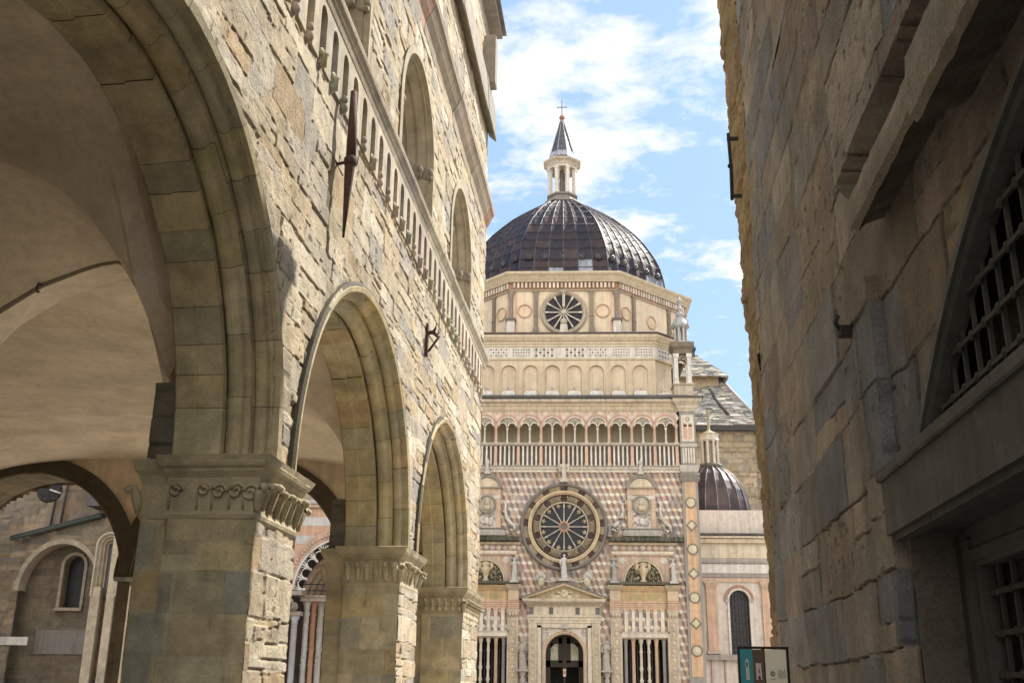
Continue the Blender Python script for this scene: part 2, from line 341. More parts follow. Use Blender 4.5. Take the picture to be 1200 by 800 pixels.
vs_ = np.concatenate([ar(0, 9, .021)[:-1], ar(9, 17.2, .028)])
def street(U, V, H): return np.stack([-3 + H, U, V], -1)
def exS(U, V): return np.where((V > 7.73) & (V < 8.50), -.13, 0.)
SL = dict(pal=SAND, joint2=(.50, .44, .34), pits=1, joint=(.16, .12, .08), jd=.026, jw=.013, hv=.010, tilt=.055, rough=.010, lum=.15, ch=(.18, .42), cw=(.3, 1.15), warp=.055, split=.42)
wall_field('street_wall', M_RUB, pal, np.array(us), vs_, street, mask_street, seed=5, extra=exS, **SL)
wall_field('street_wall', M_RUB, pal, ar(-9, 4.2, .06), ar(0, 17.2, .07), street, mask_street, seed=6, extra=exS, **SL)
# far end face of the building, and its core
wall_field('end_wall', M_RUB, pal, ar(-14.8, -3.0, .06), ar(6.4, 17.2, .07), lambda U, V, H: np.stack([U, 22.36 + H, V], -1), None, seed=8, **SL)
mb = MB((.35, .29, .2)); mb.box(-14.8, -3.7, -9, 22.2, 7.2, 17.1); mb.build('upper_storey_core', M_ASH, pal)
# arch rings
for (c, ro) in ARCH:
    ri = ro - .33
    mb = MB(xf=SWAP)
    soff = [(ri + .02, -3.80), (ri, -3.78), (ri, -3.60), (ri + .022, -3.585), (ri + .03, -3.38), (ri + .10, -3.37)]
    roll = [(ri + .10, -3.36)] + [(ri + .12 - .05 * math.sin(t), -3.29 + .065 * -math.cos(t)) for t in [i * math.pi / 6 for i in range(7)]] + [(ri + .15, -3.215), (ri + .155, -3.17)]
    roll2 = [(ri + .155, -3.17), (ri + .20, -3.165)] + [(ri + .235 - .045 * math.sin(t), -3.105 + .055 * -math.cos(t)) for t in [i * math.pi / 6 for i in range(7)]] + [(ri + .27, -3.04), (ri + .275, -2.955), (ri + .33, -2.94), (ri + .37, -2.96), (ri + .375, -3.08)]
    a0 = .0
    for pr, st in ((soff, .36), (roll, .5), (roll2, .5)): voussoirs(mb, c, ZS, pr, a0, math.pi - a0, st, OCHRE if pr is soff else OCHRE + [(.36, .30, .20)], g=.003)
    mb.build('arch_moulding', M_ASH, pal)
# inner face of the arcade wall (behind the arches) and its mask
def mask_in(u, v):
    m = v < 7.2
    for c, ro in ARCH:
        m = m & ~(((u - c) ** 2 + (v - ZS) ** 2 < (ro - .30) ** 2) & (v >= ZS)) & ~((np.abs(u - c) < ro - .33) & (v < ZS))
    return m
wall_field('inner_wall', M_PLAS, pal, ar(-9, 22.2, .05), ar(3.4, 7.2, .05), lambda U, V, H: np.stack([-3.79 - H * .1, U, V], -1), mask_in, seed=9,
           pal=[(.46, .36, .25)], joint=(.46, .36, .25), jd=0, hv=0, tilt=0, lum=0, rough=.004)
# piers
PIERS = [(-3.17 + .1 - .42, -2.28 - .35 + .35), (2.47, 3.57), (8.43, 9.5), (14.35, 15.62), (20.2, 22.36)]
PIERS = [(ARCH[i][0] + ARCH[i][1] - .33, ARCH[i + 1][0] - ARCH[i + 1][1] + .33) for i in range(4)] + [(ARCH[4][0] + ARCH[4][1] - .33, 22.36)]
def leaf(mb, x, y, z, dx, dy, h, w, c):        # curled crocket leaf standing out along (dx,dy)
    pts = []; rr = []
    for i in range(9):
        t = i / 8; out = .012 + .10 * t ** 2.0; zz = z + h * (t if t < .8 else .8 - (t - .8) * .9)
        if t > .8: out += .02 * (t - .8) * 5
        pts.append((x + dx * out, y + dy * out, zz)); rr.append(w * (.55 + .45 * math.sin(math.pi * min(1, t * 1.1))) * (1 if t < .9 else 1.25))
    mb.tube(pts, rr, 7, c=c)
def capital(y0, y1, kind, parent):
    c = (.44, .37, .235); mb = MB(c)
    x0, x1 = -3.77, -3.0
    mb.worn(x0 - .0, x1, y0, y1, [(-.02, 2.9), (.012, 2.93), (.02, 2.96), (.008, 2.99), (.012, 3.27), (.045, 3.31), (.055, 3.325), (.055, 3.34), (.085, 3.36), (.10, 3.39), (.10, 3.40), (.12, 3.445), (.10, 3.452), (-.02, 3.453)], seed=int(y0 * 10) + 99, amp=.009)
    mb.worn(-4.03, -3.77, y0 + .06, y1 - .06, [(-.02, 2.9), (.01, 2.94), (.012, 3.22), (.04, 3.3), (.07, 3.34), (.09, 3.43), (-.02, 3.445)], seed=int(y0 * 10) + 77, amp=.01)
    for (n, px, py, dx, dy, ex, ey) in ((6, x0, y0, 0, -1, x1, y0), (max(5, int((y1 - y0) / .17)), x1, y0, 1, 0, x1, y1), (6, x0, y1, 0, 1, x1, y1)):
        for i in range(n):
            t = (i + .5) / n; x = lerp(px, ex, t); y = lerp(py, ey, t)
            if kind == 0 and dx == 0:      # flat spiral volutes on the inner faces
                if random.random() < .12: continue
                rad = .055 + .025 * random.random(); cz = 3.13 + .04 * random.random(); x += random.uniform(-.012, .012); pts = []
                for k in range(15):
                    a = k * .62; rr = rad * (1 - k / 19); pts.append((x + rr * math.cos(a), y + dy * .022, cz + rr * math.sin(a)))
                mb.tube(pts, .016, 6, c=c)
                mb.tube([(x - .055, y + dy * .014, 3.0), (x - .06, y + dy * .02, 3.12), (x - .03, y + dy * .022, 3.20), (x + .02, y + dy * .022, 3.21)], .012, 5, c=c)
            elif kind == 2:
                mb.ball(x, y + dy * .03, 3.06, .045 if dx == 0 else .035, .04, .045, c=c); leaf(mb, x, y, 3.1, dx, dy, .17, .035, c)
            elif random.random() > .1: leaf(mb, x + random.uniform(-.01, .01) * (dx == 0), y + random.uniform(-.01, .01) * (dy == 0), 3.0, dx * random.uniform(.75, 1.1), dy * random.uniform(.75, 1.1), random.uniform(.27, .33), .040 + .016 * random.random(), jc(c, .1))
    for (cx_, cy_, dx, dy) in ((x1, y0, .7, -.7), (x1, y1, .7, .7), (-4.04, y0 + .06, -.7, -.7)): leaf(mb, cx_, cy_, 2.98, dx, dy, .28, .045, c)
    mb.build('capital', M_ASH, parent)
for i, (a, b) in enumerate(PIERS):
    x0, x1 = -3.77, -3.0
    mb = MB((.28, .24, .16)); mb.box(x0 + .03, x1 - .05, a + .03, b - .03, 0, 2.96); mb.box(-4.0, -3.78, a + .08, b - .08, 0, 2.96); mb.box(-4.0, -3.77, a + .07, b - .07, ZS + .0, 4.1)
    core = mb.build('pier', M_ASH, pal)
    P = dict(pal=OCHRE, pits=.6, joint=(.46, .40, .28), jd=.006, jw=.009, hv=.006, tilt=.015, rough=.003, lum=.14, ch=(.22, .42), cw=(.3, .8), warp=.012, split=.08)
    dd = .02 if i in (2, 3) else .03
    wall_field('inner_face', M_ASH, core, ar(x0, x1 - .0, dd), ar(0, 2.95, dd), lambda U, V, H: np.stack([U, a - H, V], -1), None, seed=30 + i, **P)
    wall_field('inner_face', M_ASH, core, ar(x0, x1 - .0, .04), ar(0, 2.95, .04), lambda U, V, H: np.stack([U, b + H, V], -1), None, seed=40 + i, **P)
    wall_field('back_strip', M_ASH, core, ar(-4.02, x0, .03), ar(0, 2.95, .03), lambda U, V, H: np.stack([U, a + .055 - H, V], -1), None, seed=50 + i, **P)
    wall_field('back_strip', M_ASH, core, ar(a + .05, b - .05, .04), ar(0, 2.95, .04), lambda U, V, H: np.stack([-4.02 - H, U, V], -1), None, seed=60 + i, **P)
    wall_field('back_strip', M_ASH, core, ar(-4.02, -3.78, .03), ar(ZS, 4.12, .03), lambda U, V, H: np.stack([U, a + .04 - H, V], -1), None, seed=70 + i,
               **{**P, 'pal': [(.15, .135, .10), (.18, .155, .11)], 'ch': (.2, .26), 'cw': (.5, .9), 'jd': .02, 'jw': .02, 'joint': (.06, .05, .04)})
    capital(a, b, 0 if i == 2 else (1 if i < 3 else (1 if i == 3 else 2)), core)
# vaults: groin vault bays over the loggia
OPEN = [(-7.0, 3.3), (-6.67, 3.89), (-6.37, 4.51), (-5.93, 5.0), (-5.54, 5.26), (-5.13, 5.42), (-4.96, 5.47), (-4.81, 5.49), (-4.7, 5.44), (-4.51, 5.12), (-4.34, 4.68), (-4.2, 4.26), (-4.15, 3.58)]
def vault(t0, t1, s0, s1, top=2.78):
    T, S = np.meshgrid(ar(t0, t1, .05), ar(s0, s1, .05)); tc, sc = (t0 + t1) / 2, (s0 + s1) / 2
    z1 = np.sqrt(np.clip(1 - ((S - sc) / ((s1 - s0) / 2 - .22)) ** 2, 0, 1)); z2 = np.clip(1 - np.abs((T - tc) / ((t1 - t0) / 2 + .04)) ** 3.5, 0, 1) ** (1 / 3.5)
    Z = ZS + top * np.maximum(z1, z2 * .98) + (fbm(T * .8, S * .8, 3) - .5) * .05
    if abs(s1 - 8.97) < .01:      # the near bay sinks softly onto the low transverse arch
        Zc = np.interp(T, [p[0] for p in OPEN], [p[1] for p in OPEN]); w_ = np.clip((S - 6.6) / 2.4, 0, 1); w_ = w_ ** 2.2 * np.clip((-3.95 - T) / .5, 0, 1) ** .6
        Z = Z * (1 - w_) + (Zc + .02) * w_
    return T, S, Z
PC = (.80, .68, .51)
for (t0, t1) in ((-14.9, -3.8),):
    for (s0, s1) in ((-2.9, 3.02), (3.02, 8.97), (8.97, 14.98), (14.98, 21.0)):
        T, S, Z = vault(t0, t1, s0, s1)
        mb = MB(PC); ny, nx = T.shape
        mb.add(list(zip(T.ravel().tolist(), S.ravel().tolist(), Z.ravel().tolist())), [(j * nx + i, j * nx + i + 1, (j + 1) * nx + i + 1, (j + 1) * nx + i) for j in range(ny - 1) for i in range(nx - 1)], sm=False)
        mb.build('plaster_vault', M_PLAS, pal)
# transverse wall with a low pointed arch between the first two bays (plaster), piers inside
def lowarch(s, parent):
    pts = [(-4.15, 3.58), (-4.2, 4.26), (-4.34, 4.68), (-4.51, 5.12), (-4.7, 5.44), (-4.81, 5.49), (-4.96, 5.47), (-5.13, 5.42), (-5.54, 5.26), (-5.93, 5.0), (-6.37, 4.51), (-6.67, 3.89), (-7.0, 3.3)]
    mb = MB(PC); n = len(pts)
    top = [(x, 7.0) for x, z in pts]
    for y0, y1 in ((s, s + .35),):
        vs = [(x, y0, z) for x, z in pts] + [(x, y0, z) for x, z in top] + [(x, y1, z) for x, z in pts] + [(x, y1, z) for x, z in top]
        mb.add(vs, [(i, i + 1, n + i + 1, n + i) for i in range(n - 1)] + [(2 * n + i, 2 * n + i + 1, 3 * n + i + 1, 3 * n + i) for i in range(n - 1)] + [(i, i + 1, 2 * n + i + 1, 2 * n + i) for i in range(n - 1)])
    mb.box(-7.6, -7.0, s + .01, s + .34, 3.3, 7.0)
    mb.build('plaster_rib_wall', M_PLAS, parent)
lowarch(9.0, pal)
mb = MB((.24, .2, .15)); mb.box(-7.6, -7.0, 8.9, 9.45, 0, 3.3, bev=.02); mb.build('inner_pier', M_ASH, pal)
mb = MB((.05, .035, .03)); mb.tube([(-5.55, 8.99, 5.29), (-5.55, 8.93, 5.28), (-5.55, 8.91, 5.23), (-5.55, 8.94, 5.19), (-5.55, 8.97, 5.21)], .009, 6); mb.build('iron_hook', M_IRON, pal)
# far transverse wall with two arches, and the back wall
EA = [(-12.4, 2.18), (-7.75, 2.2)]; ZE = ZS + .22
def mask_end(u, v):
    m = np.ones_like(u, bool)
    for c, r in EA: m &= ~(((u - c) ** 2 + (v - ZE) ** 2 < (r + .02) ** 2) & (v >= ZE)); m &= ~((np.abs(u - c) < r + .0) & (v < ZE))
    return m
wall_field('arcade_end_wall', M_PLAS, pal, ar(-15, -3.9, .05), ar(0, 7.2, .05), lambda U, V, H: np.stack([U, 20.98 - H * .2, V], -1), mask_end, seed=11,
           pal=[PC], joint=PC, jd=0, hv=0, tilt=0, lum=0, rough=.004)
wall_field('arcade_end_wall', M_RUB, pal, ar(-15, -3.0, .07), ar(0, 7.2, .07), lambda U, V, H: np.stack([U, 22.3 + H, V], -1), mask_end, seed=12, **SL)
for c, r in EA:
    mb = MB()
    voussoirs(mb, c, ZE, [(r + .36, 20.9), (r + .02, 20.88), (r, 20.9), (r, 21.6), (r + .06, 21.62), (r + .06, 22.2), (r + .35, 22.36), (r + .37, 22.2)], 0, math.pi, .4, [(.17, .14, .085), (.20, .16, .10), (.15, .13, .09), (.22, .165, .09)], g=.004)
    for sx in (-1, 1):
        x = c + sx * r
        for k in range(9): mb.box(min(x, x + sx * .14), max(x, x + sx * .14), 20.9 + .0, 22.3, k * .405, k * .405 + .40, jc((.2, .165, .11), .2))
        mb.box(min(x - sx * .06, x + sx * .16), max(x - sx * .06, x + sx * .16), 20.84, 22.4, 3.62, 3.7)
    mb.build('rear_arch', M_ASH, pal)
mb = MB((.42, .34, .24)); mb.box(-15.2, -14.9, -9, 22.3, 0, 7.2); mb.box(-14.9, -3.1, -9.3, -9, 0, 17); mb.build('back_wall', M_PLAS, pal)

# string course and the row of little hanging arches
mb = MB((.40, .345, .26))
def run(mb, prof, s0, s1, n, pal_, jit=.006):         # moulding of (t,z) points running along the street wall
    cuts = [s0]
    while cuts[-1] < s1 - .4: cuts.append(cuts[-1] + random.uniform(.5, 1.3))
    cuts[-1] = s1
    for a, b in zip(cuts[:-1], cuts[1:]):
        dj = random.uniform(-jit, jit); k = len(prof); vs = [(t + dj, s, z + dj * .4) for s in (a + .003, b - .003) for t, z in prof]
        mb.add(vs, [(i, i + 1, k + i + 1, k + i) for i in range(k - 1)] + [tuple(range(k)), tuple(range(k, 2 * k))], jc(random.choice(pal_), .1))
STC = [(.40, .34, .25), (.37, .32, .25), (.43, .37, .27)]
run(mb, [(-3.0, 8.46), (-2.97, 8.49), (-2.945, 8.56), (-2.93, 8.575), (-2.905, 8.63), (-2.89, 8.64), (-2.88, 8.675), (-2.878, 8.70), (-3.0, 8.74)], -9, 22.5, 0, STC)
mb.build('string_course', M_ASH, pal)
mb = MB(xf=SWAP); pitch = .455; k = 0; s = 10.49 - pitch * 42
while s < 22.3:
    c = jc(random.choice(STC), .12); fr = -2.975; bk = -3.1; r = .11; zt = 8.30
    # plate between the openings, with a round-headed opening centred on s
    pts = [(s - pitch / 2, 8.50), (s - pitch / 2, 7.72), (s - r, 7.72)] + [(s - r * math.cos(a), zt + r * math.sin(a)) for a in [i * math.pi / 8 for i in range(9)]] + [(s + r, 7.72), (s + pitch / 2, 7.72), (s + pitch / 2, 8.50)]
    h = len(pts); vs = [(u, fr, z) for u, z in pts] + [(u, bk - .02, z) for u, z in pts]
    mb.add(vs, [(0, 1, 2, 3), (h - 4, h - 3, h - 2, h - 1)], c)
    mid = [(s - r * math.cos(a), zt + r * math.sin(a)) for a in [i * math.pi / 8 for i in range(9)]]
    for q in range(8):
        u0, z0 = mid[q]; u1, z1 = mid[q + 1]; t0 = lerp(s - pitch / 2, s + pitch / 2, q / 8); t1 = lerp(s - pitch / 2, s + pitch / 2, (q + 1) / 8)
        mb.add([(u0, fr, z0), (u1, fr, z1), (t1, fr, 8.50), (t0, fr, 8.50)], [(0, 1, 2, 3)], c)
    mb.add(vs, [(i, i + 1, h + i + 1, h + i) for i in range(1, h - 2)], c)
    u = s + .03; cc = jc(c, .2)
    kind = random.random()
    if kind < .5: mb.ball(u, -2.99, 7.76, .055, .06, .075, c=cc); mb.ball(u - .02, -2.97, 7.85, .04, .04, .05, c=cc)
    else: mb.tube([(u, -3.05, 7.70), (u, -2.97, 7.74), (u, -2.94, 7.82), (u - .02, -3.0, 7.9)], [.03, .055, .045, .03], 6, c=cc)
    s += pitch; k += 1
mb.build('hanging_arch_frieze', M_ASH, pal)
# round-headed windows with nested rolls
for c in WIN:
    mb = MB(xf=SWAP); P = [(WR, -3.0), (WR + .02, -2.975), (WR - .10, -2.965), (WR - .11, -3.04), (WR - .16, -3.05)]
    for q in range(3):
        r0 = WR - .16 - q * .13; t0 = -3.05 - q * .15
        P += [(r0 - .045 * (1 - math.cos(a)), t0 - .075 + .06 * math.cos(a) - .03) for a in [i * math.pi / 5 for i in range(6)]] + [(r0 - .13, t0 - .15)]
    mb.arch(c, WZ, P, 0, math.pi, 28, zb=8.66, c=(.36, .30, .20), sm=False)
    wf = mb.build('window', M_ASH, pal)
    mb = MB((.30, .26, .19), xf=SWAP)
    for sg in (-1, 1):
        for q in range(4):
            r0 = WR - .12 - q * .13; t0 = -3.03 - q * .15
            mb.box(c + sg * r0 - .075, c + sg * r0 + .075, t0 - .13, t0 + .05, WZ - .16, WZ + .04, jc((.3, .26, .2), .15), bev=.02)
            mb.ball(c + sg * r0 - sg * .05, t0 + .03, WZ - .05, .06, .05, .07)
    mb.box(c - WR, c + WR, -3.6, -2.93, 8.66, 8.8, (.38, .33, .25))
    mb.build('window_capitals', M_ASH, wf)
    mb = MB((.42, .37, .30), xf=SWAP); ri = WR - .55
    mb.prism([(c - ri - .1, 8.7), (c + ri + .1, 8.7), (c + ri + .1, 11.2), (c - ri - .1, 11.2)], -3.62, -3.58)
    mb.build('blind_panel', M_STUC, wf)
    mb = MB((.36, .31, .22), xf=SWAP)
    mb.lathe(c, -3.45, [(.07, 8.8), (.05, 8.88), (.05, 9.55), (.08, 9.62), (.09, 9.7)], 10)
    for sg in (-1, 1): mb.arch(c + sg * ri / 2, 9.7, [(ri / 2 - .06, -3.58), (ri / 2 - .06, -3.4), (ri / 2 + .02, -3.4)], 0, math.pi, 12)
    mb.build('mullion', M_ASH, wf)
# main cornice with corbelled underside
mb = MB(); run(mb, [(-3.0, 11.75), (-2.985, 11.93), (-2.90, 12.07), (-2.895, 12.09), (-2.83, 12.22), (-2.81, 12.24), (-2.80, 12.36), (-3.0, 12.42)], -9, 22.45, 0, [(.27, .21, .14), (.30, .24, .17), (.30, .18, .115)], .01)
mb.build('cornice', M_ASH, pal)
mb = MB(); run(mb, [(-3.0, 14.4), (-2.84, 14.25), (-2.81, 14.25), (-2.81, 14.45), (-2.86, 15.2), (-3.0, 15.3)], -9, 22.5, 0, [(.24, .21, .17), (.28, .24, .19)], .01)
mb.box(-3.0, -2.72, 21.35, 21.75, 15.2, 16.5, (.27, .23, .18), bev=.02); mb.build('upper_eave', M_ASH, pal)
mb = MB((.26, .23, .2)); mb.plan([(-15, -9.3), (-2.7, -9.3), (-2.7, 22.5), (-15, 22.5)], 17.15, 17.3); mb.add([(-15.2, -9.4, 17.3), (-2.6, -9.4, 17.3), (-2.6, 22.6, 17.3), (-15.2, 22.6, 17.3), (-9, -4, 20), (-9, 17, 20)], [(0, 1, 4), (1, 2, 5, 4), (2, 3, 5), (3, 0, 4, 5)]); mb.build('roof', M_SLATE, pal)

# iron fittings on the wall
AL = Matrix.Rotation(-AW, 4, 'Z')
def ap(t, s, z): return tuple(AL @ Vector((t, s, z)))
ib = empty('iron_banner_holder', ap(-3, 10.0, 6.2), -AW, label='tall rusty iron banner holder tapering to a point, fixed high between first two arches', cat='iron bracket')
c = (.085, .045, .032); mb = MB(c)
mb.tube([(.13, 0, -.05), (.14, 0, .4), (.15, 0, .8), (.155, 0, .86)], [.012, .035, .058, .064], 10)
mb.tube([(.155, 0, .86), (.15, 0, 1.3), (.14, 0, 1.72)], [.055, .05, .036], 10); mb.build('shaft', M_IRON, ib)
mb = MB(c); mb.tube([(-.02, 0, .82), (.1, .01, .85), (.15, 0, .84), (.22, .02, .83), (.24, .04, .98)], [.02, .018, .02, .012, .006], 8); mb.lathe(.155, 0, [(.06, .8), (.075, .82), (.075, .88), (.06, .9)], 12)
mb.build('wall_arm', M_IRON, ib)
ib = empty('iron_wall_bracket', ap(-3, 15.5, 6.75), -AW, label='small rusty iron bracket with jagged prongs above and between second and third arches', cat='iron bracket')
mb = MB(c); mb.box(-.02, .04, -.05, .05, -.18, .36, bev=.01); mb.tube([(0, 0, .2), (.12, 0, .22), (.18, 0, .14), (.20, 0, .25)], [.03, .04, .035, .015], 7)
mb.tube([(.12, 0, .22), (.16, -.07, .25), (.18, -.09, .33)], [.03, .02, .01], 6); mb.tube([(.12, 0, .22), (.16, .07, .2), (.21, .08, .24)], [.03, .02, .01], 6); mb.tube([(.05, 0, -.1), (.22, 0, .15)], .02, 6); mb.build('bracket_iron', M_IRON, ib)
# ================================================================== domed chapel
CX, FY = .11, 40.0
ch = empty('domed_chapel', (CX, FY, 0), 0, label='tall chapel of pink and white inlaid marble with rose window and big dark dome', cat='chapel')
WH = (.60, .545, .47); PINK = (.55, .385, .29); TAN = (.50, .42, .31); GOLD = (.52, .42, .27); GRY = (.27, .255, .24); DRK = (.10, .09, .08); STUC = (.60, .49, .36); OR = (.56, .37, .235)
def stat(mb, x, y, z, h, c, seed=0, wings=False, child=False):      # robed carved figure
    rnd = random.Random(seed); n = 10; vs = []; prof = []
    W = h * .135
    for t, w_, d_ in ((0, 1.15, 1.0), (.1, 1.05, .9), (.3, .85, .75), (.48, .9, .75), (.58, .75, .62), (.7, .95, .7), (.8, 1.05, .62), (.84, .8, .5), (.87, .32, .3), (.89, .3, .3)):
        sx = math.sin(t * 5 + seed) * .12 * W
        for i in range(n):
            a = 2 * math.pi * i / n; f = 1 + .14 * math.sin(5 * a + seed + t * 3) * (1 - t)
            vs.append((x + sx + W * w_ * f * math.cos(a), y + W * d_ * f * math.sin(a), z + h * t))
    k = 10
    mb.add(vs, [(j * n + i, j * n + (i + 1) % n, (j + 1) * n + (i + 1) % n, (j + 1) * n + i) for j in range(k - 1) for i in range(n)], c, True)
    mb.ball(x + math.sin(.93 * 5 + seed) * .12 * W, y, z + h * .94, h * .055, h * .06, h * .07, c=c)
    for sg in (-1, 1):
        el = (x + sg * W * 1.25, y - W * .3, z + h * (.62 + .08 * rnd.random())); hd = (x + sg * W * rnd.uniform(.1, 1.2), y - W * 1.0, z + h * rnd.uniform(.55, .85))
        mb.tube([(x + sg * W * .9, y, z + h * .79), el, hd], [h * .04, h * .033, h * .025], 6, c=c)
    if wings:
        for sg in (-1, 1): mb.add([(x + sg * W * .4, y + W * .4, z + h * .8), (x + sg * W * 2.3, y + W * .8, z + h * .95), (x + sg * W * 1.9, y + W * .9, z + h * .45), (x + sg * W * .6, y + W * .5, z + h * .5)], [(0, 1, 2, 3)], c)
# ---- wall bodies, with real openings for door and windows
def holed(mb, x0, x1, z0, z1, y0, y1, holes, c):      # wall slab with rectangular openings
    xs = sorted({x0, x1, *[h[0] for h in holes], *[h[1] for h in holes]})
    for a, b in zip(xs[:-1], xs[1:]):
        zz = z0
        for h in sorted([h for h in holes if h[0] < b - 1e-6 and h[1] > a + 1e-6], key=lambda h: h[2]):
            if h[2] > zz: mb.box(a, b, y0, y1, zz, h[2], c)
            zz = h[3]
        if zz < z1: mb.box(a, b, y0, y1, zz, z1, c)
WX0, WX1 = 2.06, 3.80
HOLES = [(-WX1, -WX0, .9, 3.45), (WX0, WX1, .9, 3.45), (-.71, .71, 0, 3.61)]
mb = MB((.45, .38, .31)); holed(mb, -5.1, 5.1, 0, 9.7, .012, .6, HOLES, None)
mb.box(-5.1, -4.5, .6, 11, 0, 12.4); mb.box(4.5, 5.1, .6, 11, 0, 12.4); mb.box(-5.1, 5.1, 10.6, 11, 0, 12.4)
mb.box(-4.5, 4.5, .75, 1.0, 9.7, 12.0, (.42, .36, .26)); mb.box(-4.5, 4.5, .6, .75, 9.7, 9.8)
mb.build('wall', M_STUC, ch)
mb = MB((.02, .018, .015)); mb.box(-4.45, 4.45, 1.6, 1.7, 0, 9.6); mb.build('dark_interior', M_WOOD, ch)  # near-black sheet stands in for the unlit interior
# inlaid lozenge facing
def clip(poly, k, v, s):
    out = []
    for i in range(len(poly)):
        a, b = poly[i], poly[(i + 1) % len(poly)]; fa, fb = (a[k] - v) * s, (b[k] - v) * s
        if fa >= 0: out.append(a)
        if fa * fb < 0: t = fa / (fa - fb); out.append((lerp(a[0], b[0], t), lerp(a[1], b[1], t)))
    return out
mb = MB(); hw, dh, ed = .1075, .088, .20
CREAM = [(.64, .58, .50), (.68, .63, .55), (.60, .48, .38), (.60, .56, .48), (.60, .50, .34), (.56, .49, .44)]
RED = [(.27, .15, .115), (.23, .14, .115), (.19, .155, .135), (.31, .19, .14), (.21, .175, .155), (.34, .22, .17)]
MID = [(.38, .32, .27), (.42, .33, .27), (.33, .29, .265), (.44, .34, .25), (.39, .34, .31)]
for sg in (-1, 1):
    for j in range(-1, 36):
        for i in range(-1, 24):
            cx = (i + .5 * (j % 2)) * 2 * hw; cz = 9.62 - j * (dh + ed)
            for kind, P in ((0, [(0, dh), (hw, 0), (0, -dh), (-hw, 0)]), (1, [(0, -dh), (hw, 0), (hw, -ed), (0, -dh - ed)]), (2, [(0, -dh), (-hw, 0), (-hw, -ed), (0, -dh - ed)])):
                kk = kind if sg < 0 else (kind and 3 - kind)
                c = jc(random.choice((CREAM, RED, MID)[kk]), .13)
                if random.random() < .06: c = jc(random.choice(MID), .1)
                q = [(cx + a * .97, cz + b * .985) for a, b in P]
                for pl in ((0, 0, 1), (0, 4.5, -1), (1, 0, 1), (1, 9.6, -1)): q = clip(q, *pl) if q else q
                if len(q) < 3: continue
                mx_ = sum(a for a, b in q) / len(q); mz_ = sum(b for a, b in q) / len(q)
                if any(h[0] - .1 < sg * mx_ < h[1] + .1 and mz_ < h[3] + .1 for h in HOLES): continue
                if mx_ ** 2 + (mz_ - 7.51) ** 2 < 1.45 ** 2: continue
                mb.add([(sg * a, .004, b) for a, b in q], [tuple(range(len(q)))], c)
mb.box(-4.5, 4.5, .007, .011, 0, 9.6, (.30, .25, .21)) if False else None
mb.build('inlaid_lozenge_facing', M_TILE, ch)
# ---- corner pilasters with medallions
for sg in (-1, 1):
    X = 4.80 * sg; mb = MB(GRY); mb.box(X - .30, X + .30, -.12, .3, 1.95, 9.28); mb.box(X - .36, X + .36, -.18, .3, 0, 1.95, (.42, .38, .34))
    mb.loft(X - .30, X + .30, -.12, .3, [(0, 9.2), (.05, 9.26), (.09, 9.36), (.05, 9.4), (.09, 9.5), (.02, 9.56), (.0, 9.58)], (.22, .20, .18)); mb.loft(X - .3, X + .3, -.12, .3, [(.0, 9.58), (.03, 9.62), (.10, 9.86), (.0, 9.87)], (.46, .43, .39))
    pl = mb.build('corner_pilaster', M_MAR, ch)
    mb = MB(OR); 
    for q in range(8): mb.box(X - .205, X + .205, -.135, -.1, 2.15 + q * .885, 2.15 + (q + 1) * .885 - .005, jc(OR, .1))
    mb.build('pink_panel', M_MAR, pl)
    for i, z in enumerate((8.43, 7.57, 6.69, 5.79, 4.93, 4.01, 3.05)):
        mb = MB((.55, .50, .36))
        if i % 2 == 0:
            mb.lathe_y(X, z, [(.205, -.13), (.205, -.165), (.165, -.17), (.16, -.15)], 20, c=(.17, .15, .13), cap=False); mb.lathe_y(X, z, [(.165, -.13), (.165, -.152), (.08, -.165), (.0, -.17)], 20)
        else:
            mb.prism([(X - .22, z), (X, z - .22), (X + .22, z), (X, z + .22)], -.16, -.13, (.17, .15, .13)); mb.prism([(X - .15, z), (X, z - .15), (X + .15, z), (X, z + .15)], -.17, -.16)
        mb.build('medallion', M_MAR, pl)
    # upper part beside the gallery
    mb = MB(GRY); mb.box(X - .30, X + .30, -.10, .55, 9.88, 12.05)
    for dx in (-.2, -.1, 0, .1, .2): mb.box(X + dx - .03, X + dx + .03, -.125, -.1, 9.95, 10.55, WH)
    mb.box(X - .33, X + .33, -.14, -.09, 10.58, 10.72, (.42, .39, .35)); mb.box(X - .24, X + .24, -.12, -.1, 10.8, 11.85, WH)
    for dx in (-.1, .1): mb.box(X + dx - .07, X + dx + .07, -.13, -.12, 10.9, 11.45, (.55, .36, .26)); mb.lathe_y(X + dx, 11.45, [(.07, -.12), (.07, -.13), (0, -.13)], 12, c=(.40, .25, .17))
    mb.lathe_y(X, 11.68, [(.09, -.12), (.09, -.135), (.05, -.135), (.05, -.12)], 12, c=(.35, .3, .26), cap=False)
    mb.loft(X - .33, X + .33, -.13, .55, [(0, 12.0), (.02, 12.08), (.06, 12.12), (.08, 12.22), (.22, 12.36), (.24, 12.47), (.0, 12.475)], (.50, .45, .36)); mb.loft(X - .33, X + .33, -.13, .55, [(.24, 12.475), (.30, 12.49), (.30, 12.56), (0, 12.6)], (.09, .08, .075))
    mb.build('upper_pilaster', M_MAR, pl)
